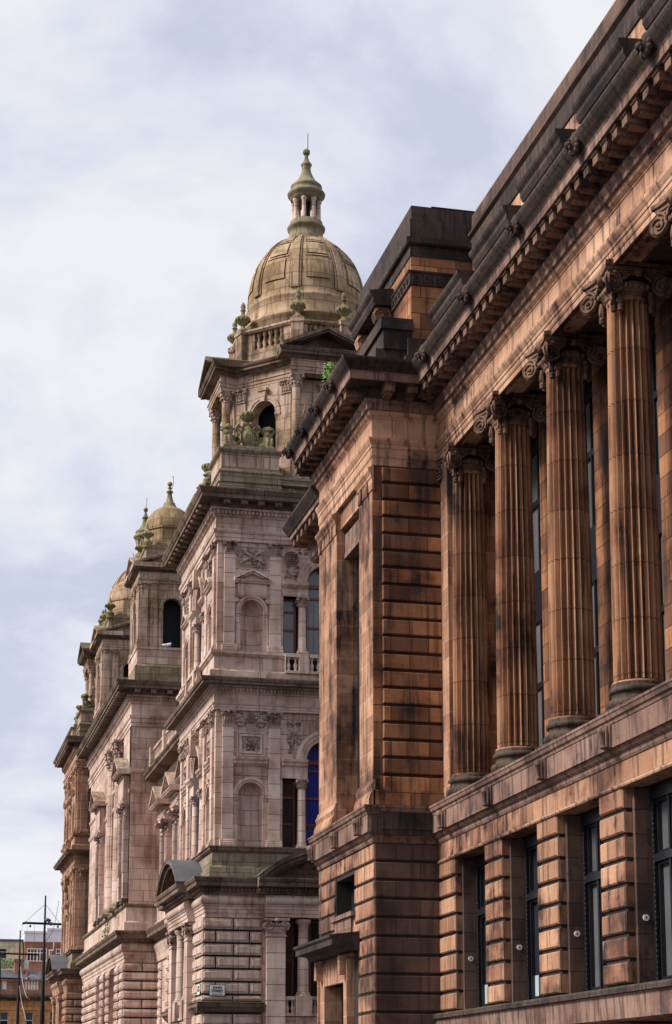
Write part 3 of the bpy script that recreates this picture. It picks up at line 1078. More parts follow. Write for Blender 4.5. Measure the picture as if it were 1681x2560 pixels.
def lion_mask(F, uc, parent):
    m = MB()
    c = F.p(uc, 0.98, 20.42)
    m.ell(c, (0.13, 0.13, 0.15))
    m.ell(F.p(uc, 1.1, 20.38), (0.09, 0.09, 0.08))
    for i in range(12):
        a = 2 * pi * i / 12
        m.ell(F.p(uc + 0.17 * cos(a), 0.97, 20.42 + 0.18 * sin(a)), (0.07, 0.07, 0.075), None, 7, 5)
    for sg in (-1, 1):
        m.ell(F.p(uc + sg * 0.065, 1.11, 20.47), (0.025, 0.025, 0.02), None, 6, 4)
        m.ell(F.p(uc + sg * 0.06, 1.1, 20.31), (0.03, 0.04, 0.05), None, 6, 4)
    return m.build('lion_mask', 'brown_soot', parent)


l0 = lion_mask(SE, 44.0, cy)
for q in range(1, 6):
    dup(l0, (0, -BAY * q, 0), cy)
l1 = lion_mask(P_, 46.6, cy)
for q in (1, 2, 3):
    dup(l1, (0, 1.8 * q, 0), cy)

# --- lower wing beyond the pavilion: its cornice shows past the pavilion edge
WG = Fr('S', 12.5)
wg = MB()
wg.box(WG, YB + 0.05, 56.0, -6.0, -0.75, 0, 18.9)
wg.build('wing_wall', 'brown', office)
wg = MB()
wg.profile(WG, [(-0.8, 18.3), (0.0, 18.3), (0.1, 18.4), (0.1, 18.7), (0.25, 18.8), (0.28, 18.98), (0.74, 18.98), (0.74, 19.14), (-0.8, 19.14)], YB + 0.03, 56.3)
wg.build('wing_corona', 'brown_stained', office)
wg = MB()
wg.profile(WG, [(0, 19.142), (0.78, 19.142), (0.82, 19.2), (0.92, 19.32), (0.98, 19.4), (0.98, 19.47), (0, 19.52)], YB + 0.03, 56.45)
wgc = wg.build('wing_cornice', 'brown_soot', office)
for q in range(7):
    wm = MB()
    wm.box(WG, YB + 0.3 + 0.58 * q, YB + 0.54 + 0.58 * q, 0.27, 0.68, 18.74, 18.972)
    wm.build('modillion', 'capital', wgc)

# --- attic of main range
XT = 14.75
T_ = Fr('S', XT)
at = MB()
at.box(T_, Y0, YA + 0.5, -1.0, 0.0, 20.5, 24.95)
at.build('attic_wall', 'brown_smooth', office)
pa = MB()
pa.profile(T_, [(-1.0, 24.85), (0.03, 24.85), (0.12, 24.92), (0.12, 25.0), (0.02, 25.02), (0.0, 25.55), (-1.0, 25.55)], Y0, YA + 0.43)
pa.build('attic_parapet', 'brown_base', office)
pj = MB()
pj.profile(T_, [(-0.1, 24.3), (0.04, 24.3), (0.06, 24.4), (0.06, 24.8), (-0.1, 24.82)], Y0, YA + 0.42)  # deep shade and black moulding below the parapet, put in as dark stone
pj.profile(T_, [(-0.1, 22.2), (0.05, 22.2), (0.08, 22.5), (0.3, 22.55), (0.3, 22.72), (-0.1, 22.8)], Y0, YA + 0.4)
pj.build('attic_string_and_shade', 'brown_soot', office)


def attic_hood(F, un, uf, parent, d=1.28, z=22.62):
    h = MB()
    h.profile(F, [(0.0, z - 0.42), (d - 0.16, z - 0.42), (d - 0.13, z - 0.36), (d - 0.1, z - 0.3), (d - 0.1, z - 0.2), (d - 0.03, z - 0.12), (d, z - 0.06), (d, z), (0, z + 0.1)], un, uf)
    h = h.build('attic_hood', 'brown_soot', parent)
    for uc in (un + 0.3, uf - 0.3):
        c = MB()
        Q = FrV(F.p(uc, 0, 0)[:2], (Vector(F.p(0, 1, 0)[:2]) - Vector(F.p(0, 0, 0)[:2]))[:], (Vector(F.p(1, 0, 0)[:2]) - Vector(F.p(0, 0, 0)[:2]))[:])
        pts = [(0, z - 0.43), (d - 0.22, z - 0.43), (d - 0.16, z - 0.62), (d - 0.22, z - 0.82), (d - 0.42, z - 0.95), (d - 0.6, z - 1.25), (d - 0.62, z - 1.5), (d - 0.75, z - 1.62), (0, z - 1.62)]
        c.prism(Q, pts, -0.16, 0.16)
        for sd in (-0.17, 0.17):
            c.spiral(Q, d - 0.38, z - 0.66, 0.2, sd, 0.03, 1.8, 1, 24, 0)
            c.spiral(Q, d - 0.74, z - 1.42, 0.13, sd, 0.025, 1.5, -1, 20, pi)
        c.build('console', 'brown_smooth', h)
    return h


h0 = attic_hood(T_, 36.14 + BAY * 2, 39.0 + BAY * 2 - 0.15, office)
for k in range(1, 6):
    dup(h0, (0, -BAY * k, 0), office)

# --- attic block over pavilion
XB, YBK = 13.0, YA + 0.45
bl = MB()
BP = [(XB, YB), (XB, YBK), (17.5, YBK), (17.5, YB)]
bl.ring(BP, [(0, 20.5), (0, 23.35)])
bl.ring(BP, [(0, 23.75), (0, 24.2)])
bl.build('attic_block', 'brown_end', office)
bl = MB()
bl.ring(BP, [(0, 23.35), (0.05, 23.36), (0.06, 23.40), (0.06, 23.68), (0.1, 23.72), (0.1, 23.76), (0, 23.77)])
E2 = Fr('E', YBK)
for i in range(13):
    uc = XB + 0.12 + i * 0.3
    bl.arch(E2, uc, 23.54, 0.06, 0.10, 0.06, 0.09, 0, 2 * pi, 12)
    bl.ell(E2.p(uc, 0.07, 23.54), (0.03, 0.03, 0.03), None, 6, 4)
    bl.arch(Fr('S', XB), YBK + 0.15 + i * 0.3, 23.54, 0.06, 0.10, 0.06, 0.09, 0, 2 * pi, 10)
bl.ring(BP, [(0, 24.2), (0.03, 24.2), (0.03, 24.5), (0.12, 24.52), (0.15, 24.56), (0.15, 24.7), (0.02, 24.73), (0.02, 25.28), (-0.03, 25.3), (-0.03, 25.7), (-0.6, 25.72)])
bl.cap([(x + (0.6 if i in (0, 1) else -0.6), y) for i, (x, y) in enumerate(BP)], 25.72)
bl.build('attic_block_cornice', 'brown_soot', office)
attic_hood(Fr('S', XB), 48.1, 50.7, office, 0.7, 23.95)
st = MB()
st.box(E2, 12.0, 13.0, -5.0, 0.0, 20.5, 21.45)
st.box(E2, 12.2, 13.0, -5.0, 0.06, 21.45, 22.0)
st.box(E2, 12.12, 13.02, -5.0, 0.12, 22.0, 22.32)
st.box(E2, 12.75, 14.4, -0.5, 0.3, 20.5, 21.2)
st.box(E2, 12.85, 14.4, -0.5, 0.2, 21.2, 21.75)
st.build('attic_plinth_blocks', 'brown_soot', office)

# ================================================================== CITY CHAMBERS (left): corner tower, link, centre block, far tower
hall = empty('city_hall', (11.9, 70.95, 0), 'pinkish grey sandstone city hall with carved storeys and domed corner towers', 'building')
AX, AY, AW = 11.9, 70.95, 8.8
TCX, TCY = 16.4, 75.35
tower_parts, dome_parts, pedestal_parts = [], [], []
SQ = [(AX, AY + AW), (AX, AY), (AX + AW, AY), (AX + AW, AY + AW)]
SQ = [SQ[1], SQ[2], SQ[3], SQ[0]]            # counter-clockwise


def tp(o):
    tower_parts.append(o)
    return o


def sq_ring(prof, name, mat, extra=None):
    m = MB()
    m.ring(SQ, prof)
    if extra:
        extra(m)
    return tp(m.build(name, mat, hall))


FACES = [Fr('E', AY, AX), Fr('S', AX, AY)]


def dentils(m, F, u0, u1, z0, z1, d0, d1, sp=0.17, w=0.095):
    n = int((u1 - u0) / sp)
    for i in range(n):
        uc = u0 + (i + 0.5) * (u1 - u0) / n
        m.box(F, uc - w / 2, uc + w / 2, d0, d1, z0, z1)


def corinth(m, F, uc, d0, z0, z1, w, dd):
    """flat Corinthian capital on a pilaster: bell with two rows of leaves, volutes, abacus"""
    h = z1 - z0
    m.prism(F, [(uc - w * 0.46, z0), (uc + w * 0.46, z0), (uc + w * 0.56, z1 - 0.1 * h), (uc - w * 0.56, z1 - 0.1 * h)], d0, d0 + dd * 0.8)
    m.box(F, uc - w * 0.68, uc + w * 0.68, d0, d0 + dd * 1.7, z1 - 0.12 * h, z1)
    m.box(F, uc - w * 0.52, uc + w * 0.52, d0, d0 + dd * 1.1, z0, z0 + 0.07 * h)
    for row, (zc, n, out) in enumerate(((0.26, 4, 1.0), (0.52, 3, 1.25))):
        for i in range(n):
            u = uc + w * 0.9 * ((i + 0.5) / n - 0.5)
            m.ell(F.p(u, d0 + dd * 0.75, z0 + h * zc), (w * 0.12, w * 0.12, h * 0.17), None, 6, 5)
            m.ell(F.p(u, d0 + dd * out, z0 + h * (zc + 0.13)), (w * 0.10, w * 0.10, h * 0.055), None, 6, 4)
    for sg in (-1, 1):
        m.disc(F, uc + sg * w * 0.52, z0 + h * 0.77, w * 0.14, d0, d0 + dd * 1.5, 10)
        m.spiral(F, uc + sg * w * 0.52, z0 + h * 0.77, w * 0.15, d0 + dd * 1.55, 0.022, 1.5, sg, 14)
        m.ell(F.p(uc + sg * w * 0.25, d0 + dd, z0 + h * 0.75), (w * 0.09, w * 0.1, h * 0.09), None, 6, 4)
    m.ell(F.p(uc, d0 + dd * 1.6, z1 - 0.1 * h), (w * 0.13, w * 0.13, h * 0.13), None, 7, 5)


def relief(m, F, u0, u1, z0, z1, d, n, seed, size=0.09):
    """carved ornament: mirrored scrolls and leaves standing off a panel"""
    rnd = random.Random(seed)
    uc = (u0 + u1) / 2
    hw = (u1 - u0) / 2
    for i in range(n):
        a, z = rnd.uniform(0.05, 1) * hw, rnd.uniform(z0, z1)
        r = rnd.uniform(0.5, 1.1) * size
        t = rnd.uniform(0, pi)
        for sg in (-1, 1):
            if rnd.random() < 0.35:
                m.arch(F, uc + sg * a, z, r * 0.55, r * 0.85, d, d + 0.05, sg * t, sg * t + 4.4, 9)
            else:
                R = Matrix.Rotation(sg * t, 3, 'Y' if F.k == 'E' else 'X')
                rr = (r * 1.1, r * 0.55, r * 0.4) if F.k == 'E' else (r * 0.55, r * 1.1, r * 0.4)
                m.ell(F.p(uc + sg * min(a, hw - r * 0.6), d + 0.01, min(max(z, z0 + r * 0.6), z1 - r * 0.6)), rr, R, 6, 5)


def rosette(m, F, uc, zc, r, d):
    for k, rr in enumerate((1.0, 0.72, 0.42)):
        m.arch(F, uc, zc, r * (rr - 0.1), r * rr, d, d + 0.06 + 0.02 * k, 0, 2 * pi, 20)
    m.ell(F.p(uc, d + 0.06, zc), (r * 0.18,) * 3, None, 8, 6)
    for i in range(14):
        a = 2 * pi * i / 14
        m.ell(F.p(uc + r * 0.56 * cos(a), d + 0.03, zc + r * 0.56 * sin(a)), (r * 0.09,) * 3, None, 5, 4)


def niche(m, F, uc, zb, zs, r, depth):
    """half-round niche with a shell-less quarter dome"""
    n = 14
    vs, fs = [], []
    zl = [zb, zs]
    for z in zl:
        for i in range(n + 1):
            a = pi * i / n
            vs.append(F.p(uc - r * cos(a), -depth * sin(a), z))
    for i in range(n):
        fs.append((i, i + 1, n + 2 + i, n + 1 + i))
    m.add(vs, fs, True)
    vs, fs = [], []
    q = 8
    for j in range(q + 1):
        b = pi / 2 * j / q
        for i in range(n + 1):
            a = pi * i / n
            vs.append(F.p(uc - r * cos(a) * cos(b), -depth * sin(a) * cos(b), zs + r * sin(b)))
    for j in range(q):
        for i in range(n):
            fs.append((j * (n + 1) + i, j * (n + 1) + i + 1, (j + 1) * (n + 1) + i + 1, (j + 1) * (n + 1) + i))
    m.add(vs, fs, True)
    m.box(F, uc - r, uc + r, -depth - 0.05, 0.0, zb - 0.05, zb)


def storey_wall(F, z0, z1, zs_n, r_n, zb_n, zw0, zs_w, r_w, ent0, ent1):
    """wall of one upper storey: niche bays left and right, Venetian window in the middle"""
    m = MB()
    t = -0.55
    for side in (0, 1):
        f = (lambda u: u) if side == 0 else (lambda u: AW - u)

        def bx(a, b, d0, d1, za, zb):
            a, b = sorted((f(a), f(b)))
            m.box(F, a, b, d0, d1, za, zb)
        un = f(1.39)
        lo = 0.006 if F.k == 'E' and side == 0 else 0.0
        bx(lo + (0.004 if F.k == 'S' and side == 0 else 0), 1.39 - r_n, t, 0, z0, z1)
        bx(1.39 + r_n, 2.66, t, 0, z0, z1)
        m.box(F, un - r_n, un + r_n, t, 0, z0, zb_n)
        m.spandrel(F, un - r_n, un + r_n, zs_n, z1, un, r_n, t, 0)
        bx(2.66, 3.25, t, 0, ent0, z1)
        bx(2.66, 3.2, t, -0.02, z0, zw0)
        bx(3.25, 4.4 - r_w, t, 0, ent0, z1)
        niche(m, F, un, zb_n, zs_n, r_n, 0.42)
    uc = 4.4
    m.spandrel(F, uc - r_w, uc + r_w, zs_w, z1, uc, r_w, t, 0)
    m.box(F, 3.2, AW - 3.2, t, -0.02, z0, zw0)
    return tp(m.build('storey_wall', 'pink', hall))


def pilaster(F, uc, w, z0, zb, zc, z1, d=0.10):
    m = MB()
    m.box(F, uc - w / 2, uc + w / 2, 0.0, d, zb, zc)
    o = tp(m.build('pilaster', 'pink_shaft', hall))
    b = MB()
    b.profile(F, [(0, z0), (d + 0.10, z0), (d + 0.10, z0 + 0.09), (d + 0.075, z0 + 0.11), (d + 0.085, z0 + 0.15), (d + 0.04, z0 + 0.18), (d + 0.045, z0 + 0.23), (d, zb + 0.01), (0, zb + 0.01)],
              uc - w / 2 - 0.08, uc + w / 2 + 0.08)
    b.build('base', 'pink_smooth', o)
    c = MB()
    corinth(c, F, uc, 0.001, zc, z1, w * 1.02, d * 1.25)
    c.build('capital', 'pink_carved', o)
    return o


def small_column(F, uc, d, r, z0, zb, zc, z1):
    m = MB()
    c = F.p(uc, d, 0)
    m.lathe(c, shaft_prof(r, r * 0.87, zb, zc, 6), 20)
    o = tp(m.build('window_column', 'pink_shaft', hall))
    b = MB()
    b.box(F, uc - r * 1.35, uc + r * 1.35, d - r * 1.35, d + r * 1.35, z0, z0 + 0.07)
    b.lathe(c, [(r * 1.3, z0 + 0.07), (r * 1.32, z0 + 0.12), (r * 1.1, z0 + 0.16), (r * 1.18, z0 + 0.2), (r, zb)], 18)
    b.build('base', 'pink_smooth', o)
    k = MB()
    h = z1 - zc
    k.lathe(c, [(r * 0.87, zc), (r * 1.0, zc + 0.03), (r * 0.9, zc + 0.06), (r * 1.05, zc + h * 0.6), (r * 1.4, zc + h * 0.88)], 16)
    for row, zr in ((0, 0.3), (1, 0.58)):
        for i in range(8):
            a = 2 * pi * (i + 0.5 * row) / 8
            k.ell((c[0] + r * 1.12 * cos(a), c[1] + r * 1.12 * sin(a), zc + h * zr), (0.04, 0.04, h * 0.13), None, 6, 4)
    k.box(F, uc - r * 1.4, uc + r * 1.4, d - r * 1.4, d + r * 1.4, z1 - 0.06, z1)
    for sa in (-1, 1):
        for sb in (-1, 1):
            k.ell(F.p(uc + sa * r * 1.25, d + sb * r * 1.25, z1 - 0.11), (0.06, 0.06, 0.055), None, 7, 5)
    k.build('capital', 'pink_carved', o)
    return o


def light(F, u0, u1, z0, z1, zs=None, mats=('glass', 'redframe'), bars=(), bottom=None, dd=-0.42):
    """window: frame with child panes; zs: round head"""
    m = MB()
    t = 0.075
    uc, r = (u0 + u1) / 2, (u1 - u0) / 2
    zt = zs if zs else z1
    m.box(F, u0, u0 + t, dd, dd + 0.09, z0, zt)
    m.box(F, u1 - t, u1, dd, dd + 0.09, z0, zt)
    m.box(F, u0 + t, u1 - t, dd, dd + 0.09, z0, z0 + t)
    if zs:
        m.arch(F, uc, zs, r - t, r, dd, dd + 0.09)
        m.box(F, u0 + t, u1 - t, dd, dd + 0.1, zs - 0.12, zs + 0.04)
    else:
        m.box(F, u0 + t, u1 - t, dd, dd + 0.09, z1 - t, z1)
    for zb_ in bars:
        m.box(F, u0 + t, u1 - t, dd, dd + 0.085, zb_, zb_ + 0.09)
    o = tp(m.build('window', mats[1], hall))
    g = MB()
    g.box(F, u0 + t * 0.5, u1 - t * 0.5, dd + 0.01, dd + 0.03, z0 + t * 0.5, zt - 0.02)
    if zs:
        g.prism(F, [(uc - (r - t * 0.6) * cos(pi * i / 16), zs + (r - t * 0.6) * sin(pi * i / 16)) for i in range(17)], dd + 0.01, dd + 0.03)
    g.build('pane', mats[0], o)
    return o


def seg_pediment(F, uc, z, hs, rise, d0, d1, name, mat):
    R = (hs * hs + rise * rise) / (2 * rise)
    zc = z + rise - R
    a = asin(hs / R)
    m = MB()
    A0, A1 = pi / 2 - a, pi / 2 + a
    m.arch(F, uc, zc, R - 0.14, R, d0, d1, A0, A1, 26)
    m.arch(F, uc, zc, R - 0.30, R - 0.141, d0, d1 - 0.14, A0, A1, 26)
    m.arch(F, uc, zc, R - 0.40, R - 0.301, d0, d1 - 0.34, A0 + 0.02, A1 - 0.02, 26)
    o = tp(m.build(name, mat, hall))
    n = 30
    for i in range(n):
        pass
    l = MB()
    l.arch(F, uc, zc, R + 0.002, R + 0.03, d0, d1 + 0.02, A0, A1, 26)
    l.build('roof', 'lead', o)
    t = MB()
    pts = [(uc - (R - 0.41) * cos(A0 + (A1 - A0) * i / 20), zc + (R - 0.41) * sin(A0 + (A1 - A0) * i / 20)) for i in range(21)]
    pts = [p for p in pts if p[1] > z + 0.02]
    t.prism(F, [(pts[0][0], z)] + pts + [(pts[-1][0], z)], d0, d0 + 0.18)
    relief(t, F, uc - hs * 0.5, uc + hs * 0.5, z + 0.08, z + rise * 0.5, d0 + 0.18, 16, 5, 0.13)
    t.build('tympanum', 'pink_carved', o)
    return o


def tri_pediment(m, F, uc, z, hw, rise, d0, d1, th=0.10, back=0.03):
    """gable with raking cornice and level base mould"""
    for sg in (-1, 1):
        m.prism(F, [(uc + sg * hw, z), (uc + sg * hw, z + th), (uc, z + rise + th), (uc, z + rise)] if sg < 0 else [(uc, z + rise), (uc, z + rise + th), (uc + hw, z + th), (uc + hw, z)], d0, d1)
        m.prism(F, [(uc + sg * (hw - 0.1), z - 0.0), (uc + sg * (hw - 0.1), z + 0.002), (uc, z + rise), (uc, z + rise - 0.09)], d0, d1 - 0.07)
    m.profile(F, [(d0, z - 0.13), (d1 - 0.09, z - 0.13), (d1 - 0.06, z - 0.08), (d1 - 0.02, z - 0.05), (d1, z), (d0, z + 0.002)], uc - hw, uc + hw)
    m.prism(F, [(uc - hw * 0.9, z), (uc + hw * 0.9, z), (uc, z + rise * 0.92)], d0, d0 + back)


def balustrade(F, u0, u1, d, z0, z1, n, r=0.075, mat='pink_smooth', name='balustrade', reg=True):
    m = MB()
    m.box(F, u0, u1, d - 0.12, d + 0.12, z1 - 0.13, z1)
    m.box(F, u0, u1, d - 0.12, d + 0.12, z0, z0 + 0.1)
    for ue_ in (u0, u1 - 0.03):
        m.box(F, ue_, ue_ + 0.03, d - 0.08, d + 0.08, z0 + 0.09, z1 - 0.12)
    o = m.build(name, mat, hall)
    if reg:
        tp(o)
    h = z1 - z0 - 0.23
    zb = z0 + 0.1
    for i in range(n):
        b = MB()
        uc = u0 + (u1 - u0) * (i + 0.5) / n
        b.lathe(F.p(uc, d, 0), [(r, zb), (r, zb + h * 0.08), (r * 0.55, zb + h * 0.13), (r * 0.95, zb + h * 0.3), (r * 1.02, zb + h * 0.4), (r * 0.45, zb + h * 0.68), (r * 0.5, zb + h * 0.8),
                                 (r * 0.8, zb + h * 0.84), (r * 0.6, zb + h * 0.9), (r, zb + h * 0.93), (r, zb + h)], 10)
        b.build('baluster', mat, o)
    return o


# ---- ground storey of the tower (stands 0.4 m forward)
GX, GY = AX - 0.40, AY - 0.40
GW = AW + 0.8
GSQ = [(GX, GY), (GX + GW, GY), (GX + GW, GY + GW), (GX, GY + GW)]
GF = [Fr('E', GY, GX), Fr('S', GX, GY)]       # local u from 0 to GW; axis at GW/2 = 4.8
for F in GF:
    m = MB()
    t = -0.5
    o_ = 0.004 if F.k == 'S' else 0.009
    m.box(F, 0.0 + o_, 2.36, t, 0, 0, 8.36)
    m.box(F, GW - 2.36, GW, t, 0, 0, 8.36)
    m.box(F, 2.36, GW - 2.36, t, 0, 0, 4.0)
    m.box(F, 2.36, GW - 2.36, t, 0.02, 4.0, 4.45)
    m.profile(F, [(t, 4.45), (0.05, 4.45), (0.09, 4.52), (0.09, 4.6), (t, 4.62)], 3.08, GW - 3.08)
    o = tp(m.build('ground_wall', 'pink', hall))
    for sd in (0, 1):
        jm = MB()
        a_, b_ = (-0.004 if F.k == 'E' else 0.02, 2.2) if sd == 0 else (GW - 2.2, GW - 0.02)
        jm.box(F, a_, b_, -0.1, 0.006, 0.2, 8.33)
        tp(jm.build('pier_joints', 'groove', hall))
        m = MB()
        zt, k = 8.33, 0
        while zt > 0.3:
            zb = zt - 0.485
            if zb < 5.2 and zt > 4.75:
                cuts = [0.0, 1.10, 2.22] if k % 2 == 0 else [0.0, 0.42, 1.72, 2.22]
                for a, b in zip(cuts[:-1], cuts[1:]):
                    a2, b2 = a + 0.024, b - 0.024
                    if a == 0:
                        a2 = -0.10 if F.k == 'E' else 0.0
                    if sd:
                        a2, b2 = GW - b2, GW - a2
                    m.pblock(F, a2, b2, 0.0, 0.08, 5.19, zt - 0.036, 0.04)
                zt = 4.72
                tp(m.build('rusticated_pier', 'pink_smooth', hall))
                m = MB()
                continue
            cuts = [0.0, 1.10, 2.22] if k % 2 == 0 else [0.0, 0.42, 1.72, 2.22]
            for a, b in zip(cuts[:-1], cuts[1:]):
                a2, b2 = a + 0.024, b - 0.024
                if a == 0:
                    a2 = -0.10 if F.k == 'E' else 0.0
                if sd:
                    a2, b2 = GW - b2, GW - a2
                m.pblock(F, a2, b2, 0.0, 0.08, zb + 0.036, zt - 0.036)
            zt, k = zb, k + 1
        tp(m.build('rusticated_pier', 'pink_smooth', hall))
    for a, b in ((-0.02 if F.k == 'E' else 0.15, 2.26), (GW - 2.26, GW)):
        m = MB()
        m.profile(F, [(0, 4.75), (0.10, 4.78), (0.2, 4.92), (0.26, 4.96), (0.26, 5.08), (0.30, 5.12), (0, 5.17)], a - (0.26 if F.k == 'E' and a < 1 else 0), b)
        tp(m.build('string_course', 'pink_dark', hall))
    # Ionic pilasters and columns of the window bay
    for uc in (2.71, GW - 2.71):
        m = MB()
        m.box(F, uc - 0.36, uc + 0.36, 0.0, 0.30, 0, 7.78)
        m.box(F, uc - 0.40, uc + 0.40, 0.0, 0.33, 7.62, 7.68)
        o = tp(m.build('ionic_pilaster', 'pink_shaft', hall))
        c = MB()
        c.box(F, uc - 0.38, uc + 0.38, 0.0, 0.34, 7.78, 8.15)
        for sg in (-1, 1):
            c.disc(F, uc + sg * 0.33, 8.03, 0.19, 0.06, 0.37, 20)
            c.spiral(F, uc + sg * 0.33, 8.03, 0.185, 0.38, 0.03, 2.2, sg, 34)
            # side scrolls
            G = FrV(F.p(uc + sg * 0.42, 0.16, 0)[:2], [a - b for a, b in zip(F.p(0, 1, 0)[:2], F.p(0, 0, 0)[:2])], [sg * (a - b) for a, b in zip(F.p(1, 0, 0)[:2], F.p(0, 0, 0)[:2])])
            c.spiral(G, 0.0, 8.03, 0.15, 0.08, 0.028, 2.0, 1, 28)
        for i in range(5):
            c.ell(F.p(uc - 0.2 + 0.1 * i, 0.36, 8.07), (0.045, 0.045, 0.06), None, 6, 5)
        c.box(F, uc - 0.5, uc + 0.5, 0.0, 0.42, 8.22, 8.32)
        c.ell(F.p(uc, 0.42, 8.24), (0.10, 0.10, 0.09), None, 8, 6)
        c.build('capital', 'pink_carved', o)
    for uc in (3.82, GW - 3.82):
        m = MB()
        c = F.p(uc, 0.0, 0)
        m.lathe(c, shaft_prof(0.22, 0.19, 5.55, 7.9, 6), 20)
        o = tp(m.build('window_column', 'pink_shaft', hall))
        b = MB()
        b.lathe(c, [(0.3, 5.38), (0.3, 5.44), (0.25, 5.48), (0.26, 5.53), (0.22, 5.57)], 20)
        b.box(F, uc - 0.3, uc + 0.3, -0.3, 0.3, 4.63, 5.38)
        b.build('base', 'pink_smooth', o)
        k = MB()
        k.lathe(c, [(0.19, 7.9), (0.22, 7.93), (0.2, 7.96), (0.2, 8.1), (0.3, 8.2), (0.3, 8.3)], 20)
        k.build('capital', 'pink_smooth', o)
    for a, b in ((3.08, 3.52), (4.12, GW - 4.12), (GW - 3.52, GW - 3.08)):
        light(F, a, b, 5.2, 8.3, None, ('glass', 'redframe'), (6.75,), None, -0.4)
        balustrade(F, a + 0.02, b - 0.02, 0.05, 4.63, 5.38, 2 if b - a < 1 else 5, 0.075)
    m = MB()
    m.box(F, 2.36, GW - 2.36, t, -0.35, 8.3, 8.36)
    m.box(F, 3.08, GW - 3.08, -3.0, -0.7, 4.0, 8.4)
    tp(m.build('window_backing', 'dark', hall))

m = MB()
m.ring(GSQ, [(-0.5, 8.36), (0.0, 8.36), (0.0, 8.50), (0.03, 8.51), (0.03, 8.65), (0.06, 8.66), (0.06, 8.74), (0.11, 8.79), (0.11, 8.81), (0.02, 8.815)])
pf = [(0.02, 8.815)]
for i in range(9):
    a = -pi / 2 + pi * i / 8
    pf.append((0.02 + 0.16 * cos(a), 9.0 + 0.18 * sin(a)))
m.ring(GSQ, pf + [(0.02, 9.18), (0.06, 9.2), (0.06, 9.22)])
for F in GF:
    m.profile(F, [(0, 8.365), (0.30, 8.365), (0.30, 8.5), (0.33, 8.51), (0.33, 8.65), (0.36, 8.66), (0.36, 8.74), (0.41, 8.79), (0.41, 8.812)] + [(d + 0.3, z) for d, z in pf] + [(0.33, 9.2), (0, 9.2)], 2.3, GW - 2.3)
tp(m.build('ground_entablature', 'pink_smooth', hall))
m = MB()
m.ring(GSQ, [(-0.4, 9.22), (0.10, 9.22), (0.14, 9.32), (0.14, 9.44), (0.36, 9.5), (0.42, 9.5), (0.42, 9.64), (0.47, 9.68), (0.52, 9.78), (0.52, 9.83), (-0.4, 9.87)])
for F in GF:
    m.profile(F, [(0, 9.225), (0.40, 9.225), (0.44, 9.32), (0.44, 9.44), (0.70, 9.5), (0.75, 9.5), (0.75, 9.64), (0.80, 9.68), (0.84, 9.775), (0.84, 9.825), (0, 9.868)], 1.93, GW - 1.93)
    dentils(m, F, -0.2, 1.9, 9.33, 9.43, 0.12, 0.24, 0.15, 0.085)
    dentils(m, F, 1.95, GW - 1.95, 9.33, 9.43, 0.42, 0.55, 0.15, 0.085)
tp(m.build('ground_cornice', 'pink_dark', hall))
for F in GF:
    seg_pediment(F, GW / 2, 9.87, 2.87, 1.15, -0.4, 0.84, 'segmental_pediment', 'pink_dark')

